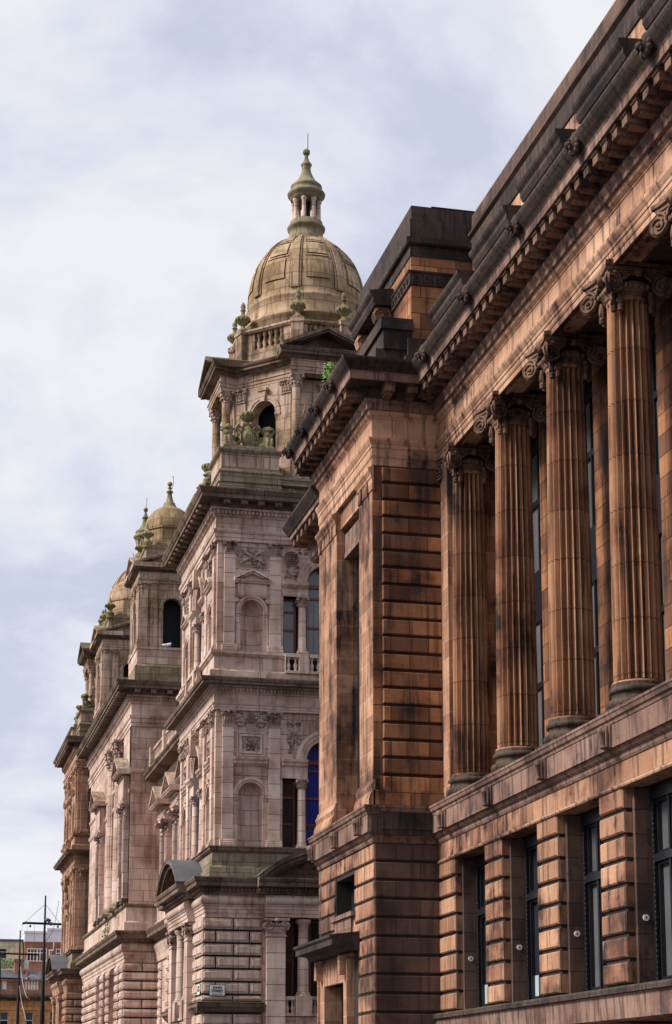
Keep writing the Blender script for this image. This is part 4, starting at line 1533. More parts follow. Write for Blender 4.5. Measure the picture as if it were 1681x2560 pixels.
# ---- pedestal course, first upper storey
sq_ring([(0.25, 9.86), (0.22, 9.9), (0.20, 10.28), (0.14, 10.33), (0.10, 10.36), (0.10, 10.86), (-0.3, 10.88)], 'pedestal_course', 'pink_moss')
sq_ring([(0.10, 10.87), (0.16, 10.9), (0.22, 10.96), (0.22, 11.03), (0.27, 11.06), (0.27, 11.10), (-0.5, 11.12)], 'ledge', 'pink_dark')
for F in FACES:
    storey_wall(F, 11.1, 16.47, 13.15, 0.5, 11.14, 11.13, 14.62, 0.78, 13.86, 14.6)
    for sd in (0, 1):
        f = (lambda u: u) if sd == 0 else (lambda u: AW - u)
        for uc, w in ((0.48, 0.43), (2.32, 0.46)):
            pilaster(F, f(uc), w, 11.12, 11.38, 15.83, 16.47)
        un = f(1.39)
        m = MB()
        m.arch(F, un, 13.15, 0.50, 0.60, -0.03, 0.05)
        m.arch(F, un, 13.15, 0.601, 0.70, -0.03, 0.09)
        for a, b in ((un - 0.7, un - 0.5), (un + 0.5, un + 0.7)):
            m.profile(F, [(-0.02, 12.9), (0.03, 12.92), (0.04, 13.0), (0.08, 13.03), (0.1, 13.13), (-0.02, 13.145)], a, b)
            m.box(F, a, b, -0.02, 0.03, 11.14, 12.9)
        tp(m.build('niche_arch', 'pink_smooth', hall))
        m = MB()
        m.profile(F, [(0, 14.3), (0.05, 14.3), (0.06, 14.36), (0.10, 14.4), (0.10, 14.48), (0.16, 14.54), (0.18, 14.63), (0, 14.65)], un - 0.67, un + 0.67)
        dentils(m, F, un - 0.66, un + 0.66, 14.37, 14.45, 0.1, 0.14, 0.09, 0.05)
        m.profile(F, [(0, 13.92), (0.04, 13.92), (0.05, 13.97), (0.07, 14.02), (0, 14.04)], un - 0.67, un + 0.67)
        # framed tablet
        for r0, r1, dd in ((0.56, 0.50, 0.03), (0.45, 0.36, 0.055)):
            zc = 15.16
            m.box(F, un - r0, un + r0, 0, dd, zc + 0.42 * r1 / 0.5 - 0.0, zc + 0.42 * r0 / 0.5)
            m.box(F, un - r0, un + r0, 0, dd, zc - 0.42 * r0 / 0.5, zc - 0.42 * r1 / 0.5)
            m.box(F, un - r0, un - r1, 0, dd, zc - 0.42 * r1 / 0.5, zc + 0.42 * r1 / 0.5)
            m.box(F, un + r1, un + r0, 0, dd, zc - 0.42 * r1 / 0.5, zc + 0.42 * r1 / 0.5)
        tp(m.build('niche_panel', 'pink_smooth', hall))
        m = MB()
        relief(m, F, un - 0.33, un + 0.33, 14.92, 15.4, 0.01, 16, 11, 0.10)
        rosette(m, F, un, 15.16, 0.16, 0.02)
        # festoon under the entablature
        rosette(m, F, un, 16.2, 0.2, 0.02)
        for sg in (-1, 1):
            for i in range(7):
                t = i / 6
                m.ell(F.p(un + sg * (0.2 + 0.42 * t), 0.05, 15.98 + 0.3 * (2 * t - 1) ** 2 - 0.1), (0.07, 0.07, 0.065), None, 7, 5)
        m.box(F, un - 0.2, un + 0.2, 0.0, 0.012, 15.2, 16.3)
        relief(m, F, un - 0.6, un + 0.6, 15.9, 16.42, 0.005, 12, 3, 0.07)
        tp(m.build('carved_panel', 'pink_carved', hall))
        # corner strip next to the outer pilaster
        small_column(F, f(3.44), -0.1, 0.17, 11.12, 11.36, 13.43, 13.84)
        m = MB()
        a, b = sorted((f(2.62), f(3.66)))
        m.profile(F, [(-0.5, 13.86), (0.04, 13.86), (0.05, 13.98), (0.04, 14.02), (0.04, 14.3), (0.1, 14.36), (0.12, 14.44), (0.2, 14.52), (0.22, 14.6), (-0.5, 14.615)], a, b)
        dentils(m, F, a, b, 14.36, 14.43, 0.11, 0.16, 0.09, 0.05)
        tp(m.build('window_entablature', 'pink_smooth', hall))
        m = MB()
        a, b = sorted((f(2.85), f(3.5)))
        relief(m, F, a - 0.02, b - 0.1, 15.2, 16.1, 0.005, 22, 7, 0.10)
        for k_ in range(9):
            t = k_ / 8
            m.ell(F.p(f(2.95 + 0.02 * k_), 0.03, 14.9 + 0.1 * k_), (0.07, 0.07, 0.06), None, 6, 5)
        tp(m.build('spandrel_carving', 'pink_carved', hall))
        a, b = sorted((f(2.68), f(3.24)))
        light(F, a, b, 11.14, 13.84, None, ('glass', 'redframe'), (12.05, 13.1))
    m = MB()
    m.arch(F, 4.4, 14.62, 0.78, 0.92, -0.05, 0.06)
    m.arch(F, 4.4, 14.62, 0.921, 1.06, -0.05, 0.09)
    m.arch(F, 4.4, 14.62, 1.061, 1.2, -0.05, 0.13)
    m.prism(F, [(4.22, 15.35), (4.58, 15.35), (4.7, 16.4), (4.1, 16.4)], 0.0, 0.34)
    m.spiral(FrV(F.p(4.08, 0.2, 0)[:2], [a - b for a, b in zip(F.p(0, 1, 0)[:2], F.p(0, 0, 0)[:2])], [b - a for a, b in zip(F.p(1, 0, 0)[:2], F.p(0, 0, 0)[:2])]), 0, 16.1, 0.22, 0.02, 0.04, 1.8)
    tp(m.build('window_arch', 'pink_smooth', hall))
    light(F, 3.62, 5.18, 11.14, 15.4, 14.62, ('blind', 'redframe'), (12.05, 13.1, 14.2))
    m = MB()
    m.box(F, 2.7, AW - 2.7, -2.4, -0.56, 11.2, 15.8)
    tp(m.build('window_backing', 'dark', hall))
    # leaded lower pane
    m = MB()
    m.box(F, 3.72, 5.08, -0.385, -0.375, 12.0, 12.03)
    for q in range(5):
        uq = 3.86 + 0.27 * q
        m.arch(F, uq, 11.75, 0.13, 0.15, -0.385, -0.37, 0, pi, 10)
        m.box(F, uq - 0.145, uq - 0.125, -0.385, -0.372, 11.25, 11.76)
        m.box(F, uq - 0.01, uq + 0.01, -0.384, -0.371, 11.25, 12.01)
        m.ell(F.p(uq, -0.378, 11.55), (0.05, 0.012, 0.08) if F.k == 'E' else (0.012, 0.05, 0.08), None, 7, 5)
    m.box(F, 3.72, 5.08, -0.3849, -0.3749, 11.25, 11.28)
    tp(m.build('leaded_ornament', 'lamp', hall))

sq_ring([(-0.5, 16.47), (0.11, 16.47), (0.11, 16.56), (0.13, 16.57), (0.13, 16.66), (0.16, 16.68), (0.17, 16.73), (0.10, 16.74), (0.10, 17.12), (-0.5, 17.12)], 'first_entablature', 'pink_smooth')


def dent1(m):
    for F in FACES:
        dentils(m, F, -0.1, AW + 0.1, 17.2, 17.33, 0.12, 0.25, 0.135, 0.08)


sq_ring([(-0.4, 17.12), (0.14, 17.12), (0.17, 17.19), (0.17, 17.34), (0.26, 17.36), (0.30, 17.41)], 'dentil_course', 'pink_smooth', dent1)
sq_ring([(0.2, 17.412), (0.62, 17.412), (0.62, 17.5), (0.67, 17.53), (0.70, 17.62), (0.70, 17.67), (-0.4, 17.72)], 'first_cornice', 'pink_dark')
# ---- second upper storey
sq_ring([(0.30, 17.71), (0.30, 17.98), (0.24, 18.04), (0.14, 18.07), (0.12, 18.10), (0.12, 18.58), (0.18, 18.62), (0.22, 18.68), (0.26, 18.7), (0.26, 18.82), (-0.5, 18.86)], 'balcony_course', 'pink_smooth')
for F in FACES:
    storey_wall(F, 18.84, 23.3, 20.5, 0.46, 18.88, 18.87, 21.78, 0.78, 21.2, 21.76)
    for sd in (0, 1):
        f = (lambda u: u) if sd == 0 else (lambda u: AW - u)
        for uc, w in ((0.48, 0.43), (2.32, 0.46)):
            pilaster(F, f(uc), w, 18.85, 19.1, 22.79, 23.3)
        un = f(1.39)
        m = MB()
        m.arch(F, un, 20.5, 0.46, 0.55, -0.03, 0.05)
        m.arch(F, un, 20.5, 0.551, 0.63, -0.03, 0.09)
        for a, b in ((un - 0.66, un - 0.46), (un + 0.46, un + 0.66)):
            m.profile(F, [(-0.02, 20.25), (0.03, 20.27), (0.04, 20.35), (0.08, 20.38), (0.1, 20.48), (-0.02, 20.495)], a, b)
            m.box(F, a, b, -0.02, 0.03, 18.9, 20.25)
        tri_pediment(m, F, un, 21.74, 0.74, 0.36, 0.0, 0.24, 0.09)
        m.box(F, un - 0.58, un + 0.58, 0, 0.08, 21.12, 21.6)
        m.profile(F, [(0, 21.04), (0.06, 21.04), (0.1, 21.12), (0, 21.14)], un - 0.62, un + 0.62)
        for sg in (-1, 1):
            m.disc(F, un + sg * 0.62, 20.92, 0.09, 0, 0.1, 12)
        tp(m.build('niche_arch', 'pink_smooth', hall))
        m = MB()
        m.box(F, un - 0.6, un + 0.6, 0, 0.03, 22.28, 22.32)
        m.box(F, un - 0.6, un + 0.6, 0, 0.03, 23.1, 23.14)
        m.box(F, un - 0.6, un - 0.56, 0, 0.03, 22.32, 23.1)
        m.box(F, un + 0.56, un + 0.6, 0, 0.03, 22.32, 23.1)
        relief(m, F, un - 0.55, un + 0.55, 22.36, 23.06, 0.01, 30, 21, 0.12)
        for sg in (-1, 1):
            m.tube([F.p(un - sg * 0.48, 0.06, 22.45), F.p(un + sg * 0.48, 0.06, 23.0)], 0.05, 6)
        rosette(m, F, un, 22.72, 0.2, 0.04)
        tp(m.build('carved_panel', 'pink_carved', hall))
        small_column(F, f(3.44), -0.1, 0.165, 18.88, 19.1, 20.75, 21.18)
        m = MB()
        a, b = sorted((f(2.62), f(3.66)))
        m.profile(F, [(-0.5, 21.2), (0.04, 21.2), (0.05, 21.3), (0.04, 21.34), (0.04, 21.5), (0.1, 21.55), (0.2, 21.65), (0.22, 21.75), (-0.5, 21.765)], a, b)
        tp(m.build('window_entablature', 'pink_smooth', hall))
        m = MB()
        rosette(m, F, f(2.98), 22.75, 0.3, 0.02)
        a, b = sorted((f(2.72), f(3.35)))
        relief(m, F, a, b, 21.95, 22.45, 0.005, 16, 9, 0.08)
        relief(m, F, min(f(3.2), f(3.7)), max(f(3.2), f(3.7)), 22.95, 23.2, 0.005, 7, 2, 0.07)
        tp(m.build('spandrel_carving', 'pink_carved', hall))
        a, b = sorted((f(2.68), f(3.24)))
        light(F, a, b, 18.9, 21.18, None, ('paleglass', 'redframe'), (19.85, 20.6))
        balustrade(F, a, b, 0.27, 18.0, 18.78, 2, 0.085)
        m = MB()
        m.box(F, a + 0.01, b - 0.01, 0.121, 0.128, 18.08, 18.58)  # dark sheet on the solid course, painted shade between the balusters
        tp(m.build('balcony_shade_sheet', 'dark', hall))
        m = MB()
        a, b = sorted((f(3.24), f(3.62)))
        m.box(F, a, b, 0.0, 0.40, 18.0, 18.79)
        tp(m.build('balcony_pier', 'pink_smooth', hall))
    balustrade(F, 3.64, 5.16, 0.27, 18.0, 18.78, 6, 0.085)
    m = MB()
    m.box(F, 3.66, 5.14, 0.121, 0.128, 18.08, 18.58)  # same painted shade behind the middle balusters
    tp(m.build('balcony_shade_sheet', 'dark', hall))
    m = MB()
    m.arch(F, 4.4, 21.78, 0.78, 0.92, -0.05, 0.06)
    m.arch(F, 4.4, 21.78, 0.921, 1.06, -0.05, 0.09)
    m.arch(F, 4.4, 21.78, 1.061, 1.2, -0.05, 0.13)
    m.prism(F, [(4.24, 22.5), (4.56, 22.5), (4.66, 23.25), (4.14, 23.25)], 0.0, 0.3)
    tp(m.build('window_arch', 'pink_smooth', hall))
    light(F, 3.62, 5.18, 18.9, 22.56, 21.78, ('paleglass', 'redframe'), (20.0, 21.2))
    m = MB()
    for i in range(6):
        u = 3.75 + 0.22 * i
        m.box(F, u, u + 0.02, -0.395, -0.38, 18.95, 21.1)
    tp(m.build('window_grille', 'lamp', hall))
    m = MB()
    m.box(F, 2.7, AW - 2.7, -2.4, -0.56, 18.9, 22.9)
    tp(m.build('window_backing', 'dark', hall))
sq_ring([(-0.5, 23.3), (0.12, 23.3), (0.12, 23.44), (0.15, 23.45), (0.15, 23.6), (0.19, 23.62), (0.22, 23.7), (0.22, 23.75), (0.11, 23.76), (0.11, 24.28), (-0.5, 24.28)], 'top_entablature', 'pink_smooth')


def dent2(m):
    for F in FACES:
        dentils(m, F, -0.12, AW + 0.12, 24.37, 24.5, 0.16, 0.3, 0.155, 0.09)


sq_ring([(-0.4, 24.28), (0.15, 24.28), (0.2, 24.36), (0.2, 24.51), (0.3, 24.53), (0.34, 24.6)], 'top_dentil_course', 'pink_smooth', dent2)


def mods(m):
    for F in FACES:
        n = 13
        for i in range(n):
            uc = -0.1 + (AW + 0.2) * (i + 0.5) / n
            m.box(F, uc - 0.13, uc + 0.13, 0.3, 0.68, 24.68, 24.86)
            m.ell(F.p(uc, 0.66, 24.74), (0.1, 0.1, 0.09), None, 8, 6)
            m.box(F, uc - 0.16, uc + 0.16, 0.3, 0.72, 24.83, 24.862)


sq_ring([(-0.3, 24.6), (0.3, 24.6), (0.33, 24.86), (0.78, 24.865), (0.78, 25.02), (0.82, 25.05), (0.86, 25.13), (0.90, 25.2), (0.90, 25.25), (-0.6, 25.32)], 'top_cornice', 'pink_dark', mods)
# attic parapet and corner pedestals
m = MB()
m.ring([(AX + 0.35, AY + 0.35), (AX + AW - 0.35, AY + 0.35), (AX + AW - 0.35, AY + AW - 0.35), (AX + 0.35, AY + AW - 0.35)], [(0.08, 25.3), (0.08, 25.6), (0, 25.62), (0, 26.1), (0.06, 26.14), (0.06, 26.25), (-0.5, 26.3), (-0.5, 25.4)])
m.cap(SQ, 25.8)
tp(m.build('roof_parapet', 'pink_moss', hall))


def sq_at(x0, x1, y0, y1):
    return [(x0, y0), (x1, y0), (x1, y1), (x0, y1)]


PEDS = [(12.02, 14.38, AY + 0.12, AY + 2.48), (12.02, 14.38, AY + AW - 2.48, AY + AW - 0.12), (AX + AW - 2.48, AX + AW - 0.12, AY + 0.12, AY + 2.48)]
for x0, x1, y0, y1 in PEDS:
    q = sq_at(x0, x1, y0, y1)
    m = MB()
    m.ring(q, [(0.1, 25.3), (0.1, 25.72), (0.06, 25.74), (0.06, 26.18), (0.11, 26.22), (0.11, 26.28), (0.0, 26.36), (0.0, 26.46)])
    p = tp(m.build('corner_pedestal', 'pink_moss', hall))
    m = MB()
    m.ring(q, [(0.0, 26.46), (0.0, 27.02), (0.04, 27.05)])
    m.build('die', 'tan', p)
    m = MB()
    m.ring(q, [(0.04, 27.05), (0.10, 27.1), (0.14, 27.16), (0.14, 27.22), (-0.1, 27.28), (-0.1, 27.42)])
    m.cap(sq_at(x0 + 0.1, x1 - 0.1, y0 + 0.1, y1 - 0.1), 27.42)
    m.build('cap', 'pink_moss', p)

# ---- belvedere: square with cut corners, arches, porticoes, balustrade, dome and lantern
def dp(o):
    dome_parts.append(o)
    return o


def chsq(m_, d_):
    x, y = TCX, TCY
    return [(x - m_, y - d_), (x + m_, y - d_), (x + d_, y - m_), (x + d_, y + m_), (x + m_, y + d_), (x - m_, y + d_), (x - d_, y + m_), (x - d_, y - m_)]


MW, DW = 1.25, 3.3
Pw = chsq(MW, DW)
bw_ = MB()
arc = MB()
for i in range(8):
    a, b = Vector(Pw[i]), Vector(Pw[(i + 1) % 8])
    L_ = (b - a).length
    uv = (b - a) / L_
    nv = Vector((uv.y, -uv.x))
    F = FrV((a.x, a.y), (uv.x, uv.y), (nv.x, nv.y))
    uc, r = L_ / 2, 0.60 if i % 2 else 0.55
    bw_.box(F, 0, uc - r, -0.5, 0, 25.3, 29.5)
    bw_.box(F, uc + r, L_, -0.5, 0, 25.3, 29.5)
    bw_.box(F, uc - r, uc + r, -0.5, 0, 25.3, 26.3)
    bw_.spandrel(F, 0, L_, 29.5, 30.82, uc, r, -0.5, 0)
    arc.arch(F, uc, 29.5, r, r + 0.1, -0.03, 0.05)
    arc.arch(F, uc, 29.5, r + 0.1, r + 0.24, -0.03, 0.08)
    for s0, s1 in ((uc - r - 0.28, uc - r), (uc + r, uc + r + 0.28)):
        arc.profile(F, [(0, 29.25), (0.04, 29.25), (0.06, 29.32), (0.1, 29.4), (0.1, 29.48), (0, 29.49)], s0, s1)
        arc.box(F, s0 + 0.04, s1, 0, 0.035, 26.3, 29.25)
    arc.prism(F, [(uc - 0.11, 30.05), (uc + 0.11, 30.05), (uc + 0.19, 30.5), (uc - 0.19, 30.5)], 0.0, 0.16)
    arc.box(F, uc - 0.24, uc + 0.24, 0, 0.2, 30.5, 30.62)
    if i % 2:
        for up in (0.32, L_ - 0.32):
            arc.box(F, up - 0.24, up + 0.24, 0.0, 0.06, 26.0, 30.2)
            corinth(arc, F, up, 0.0, 30.2, 30.8, 0.5, 0.1)
dp(bw_.build('belvedere_wall', 'tan', hall))
dp(arc.build('belvedere_arch', 'tan', hall))
m = MB()
m.ring(chsq(1.1, 2.2), [(0, 25.4), (0, 30.9)])
dp(m.build('belvedere_core', 'dark', hall))
# porticoes
PW, PD = 1.48, 3.98
for q in range(4):
    an = q * pi / 2
    uv, nv = (cos(an), sin(an)), (sin(an), -cos(an))
    F = FrV((TCX, TCY), uv, nv)
    for sg in (-1, 1):
        c = F.p(sg * 1.2, 3.68, 0)
        m = MB()
        m.lathe(c, [(0.28, 26.2), (0.28, 26.35), (0.22, 26.45)] + shaft_prof(0.205, 0.175, 26.5, 30.25, 6), 18)
        m.box(F, sg * 1.2 - 0.3, sg * 1.2 + 0.3, DW, 3.98, 25.3, 26.2)
        o = dp(m.build('portico_column', 'tan', hall))
        k = MB()
        k.lathe(c, [(0.175, 30.25), (0.2, 30.28), (0.18, 30.31), (0.21, 30.6), (0.29, 30.74)], 16)
        k.box(F, sg * 1.2 - 0.29, sg * 1.2 + 0.29, 3.39, 3.97, 30.74, 30.82)
        for row, zr in ((0, 30.42), (1, 30.57)):
            for i in range(9):
                a = 2 * pi * (i + 0.5 * row) / 9
                k.ell((c[0] + 0.225 * cos(a), c[1] + 0.225 * sin(a), zr), (0.055, 0.055, 0.075), None, 6, 4)
        for sa in (-1, 1):
            for sb in (-1, 1):
                k.ell(F.p(sg * 1.2 + sa * 0.24, 3.68 + sb * 0.24, 30.68), (0.075, 0.075, 0.07), None, 7, 5)
        k.build('capital', 'pink_carved', o)
    m = MB()
    tri_pediment(m, F, 0, 31.8, PW + 0.42, 0.84, 2.5, PD + 0.42, 0.16, 1.2)
    dp(m.build('portico_pediment', 'pink_dark', hall))
pe = []
for q in range(4):
    an = q * pi / 2
    F = FrV((TCX, TCY), (cos(an), sin(an)), (sin(an), -cos(an)))
    pe += [F.p(-MW + 0.02, DW, 0)[:2], F.p(-PW, PD, 0)[:2], F.p(PW, PD, 0)[:2], F.p(MW - 0.02, DW, 0)[:2]]
m = MB()
m.ring(pe, [(-0.5, 30.82), (0.0, 30.82), (0.0, 30.92), (0.03, 30.93), (0.03, 31.05), (0.07, 31.08), (0.07, 31.11), (0.0, 31.12), (0.0, 31.42), (-0.5, 31.42)])
dp(m.build('belvedere_entablature', 'tan', hall))
m = MB()
m.ring(pe, [(-0.5, 31.42), (0.06, 31.42), (0.1, 31.5), (0.14, 31.53), (0.30, 31.55), (0.30, 31.63), (0.36, 31.68), (0.40, 31.76), (0.40, 31.79), (-0.9, 31.86)])
m.cap(pe, 31.7)
dp(m.build('belvedere_cornice', 'pink_dark', hall))
# balustrade stage
MB_, DB = 1.02, 3.05
Pb = chsq(MB_, DB)
m = MB()
m.ring(Pb, [(0.06, 31.7), (0.06, 32.2), (0.0, 32.24), (0.0, 32.62), (-0.25, 32.64)])
dp(m.build('parapet_wall', 'tan', hall))
m = MB()
m.ring(Pb, [(-0.28, 33.38), (0.05, 33.38), (0.08, 33.42), (0.12, 33.46), (0.12, 33.54), (-0.28, 33.57), (-0.28, 33.38)])
rail = dp(m.build('parapet_rail', 'tan', hall))
for i in range(8):
    a, b = Vector(Pb[i]), Vector(Pb[(i + 1) % 8])
    L_ = (b - a).length
    uv = (b - a) / L_
    nv = Vector((uv.y, -uv.x))
    F = FrV((a.x, a.y), (uv.x, uv.y), (nv.x, nv.y))
    m = MB()
    e_ = 0.36 if i % 2 == 0 else 0.62
    m.box(F, 0.22, L_ - 0.22, -0.22, -0.018, 32.55, 32.64)
    m.box(F, 0.22, e_ + 0.08, -0.22, -0.015, 32.62, 33.39)
    m.box(F, L_ - e_ - 0.08, L_ - 0.22, -0.22, -0.015, 32.62, 33.39)
    bal = dp(m.build('parapet_balustrade', 'tan', hall))
    n = 5
    for k in range(n):
        uc = e_ + 0.1 + (L_ - 2 * e_ - 0.2) * (k + 0.5) / n
        c = F.p(uc, -0.13, 0)
        bb = MB()
        bb.lathe(c, [(0.10, 32.64), (0.10, 32.7), (0.06, 32.74), (0.105, 32.9), (0.05, 33.12), (0.06, 33.2), (0.10, 33.26), (0.10, 33.38)], 10)
        bb.build('baluster', 'tan', bal)
    # corner post with urn
    m = MB()
    x, y = Pb[i]
    tx, ty = (x - TCX) / 3.22, (y - TCY) / 3.22
    x, y = x - tx * 0.02, y - ty * 0.02
    an = math.atan2(ty, tx)
    F2 = FrV((x, y), (-sin(an), cos(an)), (cos(an), sin(an)))
    m.box(F2, -0.26, 0.26, -0.3, 0.13, 32.2, 33.40)
    m.box(F2, -0.30, 0.30, -0.34, 0.17, 33.40, 33.58)
    o = dp(m.build('corner_post', 'tan', hall))
    m = MB()
    c = F2.p(0, -0.08, 0)
    m.lathe(c, [(0.24, 33.58), (0.24, 33.68), (0.14, 33.76), (0.09, 33.84), (0.11, 33.88), (0.2, 33.96), (0.29, 34.08), (0.31, 34.18), (0.30, 34.24), (0.24, 34.28), (0.13, 34.34), (0.08, 34.42), (0.09, 34.55),
                (0.13, 34.58), (0.10, 34.62), (0.08, 34.66), (0.12, 34.72), (0.10, 34.82), (0.04, 34.92), (0.01, 34.97)], 14)
    for k in range(10):
        a = 2 * pi * k / 10
        m.ell((c[0] + 0.28 * cos(a), c[1] + 0.28 * sin(a), 34.14), (0.075, 0.075, 0.09), None, 6, 5)
    m.build('urn', 'moss_carving', o)

# dome
def dome_r(z):
    t = (z - 35.5) / 3.05
    return 2.5 * sqrt(max(0.0, 1 - t * t))


m = MB()
pr = [(2.62, 32.6), (2.62, 34.0), (2.70, 34.05), (2.70, 34.2), (2.58, 34.3), (2.56, 34.9), (2.60, 34.95), (2.60, 35.05), (2.52, 35.12)]
zs = [35.15 + (38.42 - 35.15) * i / 22 for i in range(23)]
m.lathe((TCX, TCY), pr + [(dome_r(z) if z > 35.5 else 2.5, z) for z in zs], 64)
dome = dp(m.build('dome', 'dome', hall))


def dome_patch(m, a0, a1, z0, z1, off, base=-0.05, n=8, k=3):
    """curved slab on the dome between two bearings and two heights"""
    vs, fs = [], []
    for j in range(n + 1):
        z = z0 + (z1 - z0) * j / n
        for i in range(k + 1):
            a = a0 + (a1 - a0) * i / k
            for o in (base, off):
                r = (dome_r(z) if z > 35.5 else 2.5) + o
                vs.append((TCX + r * cos(a), TCY + r * sin(a), z + o * 0.5 * max(0, (z - 35.5) / 3)))
    w = (k + 1) * 2
    for j in range(n):
        for i in range(k):
            p = j * w + i * 2
            fs.append((p + 1, p + 3, p + w + 3, p + w + 1))
        fs += [(j * w, j * w + 1, j * w + w + 1, j * w + w), (j * w + 2 * k, j * w + 2 * k + 1, j * w + w + 2 * k + 1, j * w + w + 2 * k)]
    for i in range(k):
        p = i * 2
        fs.append((p, p + 1, p + 3, p + 2))
        p += n * w
        fs.append((p, p + 1, p + 3, p + 2))
    m.add(vs, fs)


rb = MB()
pn = MB()
for q in range(8):
    ac = radians(-90 - 22.5 + 45 * q)
    dome_patch(rb, ac - 0.095, ac + 0.095, 35.3, 38.3, 0.04, n=14)
    dome_patch(rb, ac - 0.055, ac + 0.055, 35.3, 38.32, 0.085, n=14)
    am = ac + radians(22.5)
    for z0, z1, w in ((35.75, 36.75, 0.19), (36.98, 37.62, 0.19), (37.82, 38.16, 0.2)):
        dome_patch(pn, am - w, am + w, z0, z1, 0.045)
        # raised frame above each panel, so that the panel sits in a sunk border
        dome_patch(pn, ac + 0.16, ac + 0.785 - 0.16, z1 + 0.1, z1 + 0.16, 0.035, n=2, k=6)
rb.build('rib', 'dome', dome)
pn.build('coffer_panel', 'dome', dome)
jn = MB()
for q in range(8):
    ac = radians(-90 - 22.5 + 45 * q)
    for sg in (-1, 1):
        dome_patch(jn, ac + sg * 0.107, ac + sg * 0.095, 35.3, 38.3, 0.008, n=14, k=1)
        dome_patch(jn, ac + sg * 0.066, ac + sg * 0.055, 35.3, 38.3, 0.046, n=14, k=1)
    am = ac + radians(22.5)
    for z0, z1, w in ((35.75, 36.75, 0.19), (36.98, 37.62, 0.19), (37.82, 38.16, 0.2)):
        dome_patch(jn, am - w - 0.012, am + w + 0.012, z0 - 0.028, z0, 0.006, n=1, k=4)
        dome_patch(jn, am - w - 0.013, am - w, z0, z1, 0.006, n=4, k=1)
        dome_patch(jn, am + w, am + w + 0.012, z0, z1, 0.006, n=4, k=1)
        dome_patch(jn, ac + 0.16, ac + 0.785 - 0.16, z1 + 0.075, z1 + 0.1, 0.006, n=1, k=6)
jn.build('joint', 'groove', dome)
m = MB()
m.lathe((TCX, TCY), [(1.0, 38.2), (0.86, 38.34), (0.80, 38.5), (0.80, 38.6), (0.74, 38.62), (0.74, 38.95), (0.82, 39.0), (0.84, 39.1), (0.80, 39.16), (0.72, 39.2), (0.72, 39.36), (0.3, 39.4)], 40)
lan = dp(m.build('lantern_base', 'lantern', hall))
m = MB()
m.lathe((TCX, TCY), [(0.35, 39.38), (0.24, 39.5), (0.2, 39.6), (0.16, 40.0), (0.2, 40.38)], 12)
m.build('lantern_core', 'dark', lan)
for q in range(8):
    a = radians(22.5 + 45 * q)
    m = MB()
    c = (TCX + 0.56 * cos(a), TCY + 0.56 * sin(a))
    m.lathe(c, [(0.12, 39.38), (0.12, 39.43), (0.095, 39.47), (0.085, 40.2), (0.11, 40.24), (0.13, 40.3), (0.13, 40.36)], 12)
    m.build('lantern_column', 'pink_shaft', lan)
m = MB()
m.lathe((TCX, TCY), [(0.3, 40.34), (0.68, 40.36), (0.70, 40.5), (0.74, 40.55), (0.82, 40.62), (0.84, 40.7), (0.80, 40.76), (0.68, 40.8), (0.68, 40.98), (0.70, 41.0), (0.69, 41.08), (0.56, 41.2), (0.44, 41.32), (0.33, 41.5),
                         (0.24, 41.7), (0.18, 41.92), (0.2, 41.95), (0.17, 42.0), (0.22, 42.06), (0.25, 42.14), (0.20, 42.2), (0.16, 42.26), (0.10, 42.4), (0.07, 42.52), (0.09, 42.56), (0.05, 42.6)], 32)
m.ell((TCX, TCY, 42.74), (0.165, 0.165, 0.165), None, 18, 12)
m.build('lantern_roof', 'lantern', lan)
m = MB()
m.tube([(TCX + 0.06, TCY, 42.8), (TCX + 0.07, TCY, 43.65)], 0.016, 6)
m.build('lightning_rod', 'iron', lan)

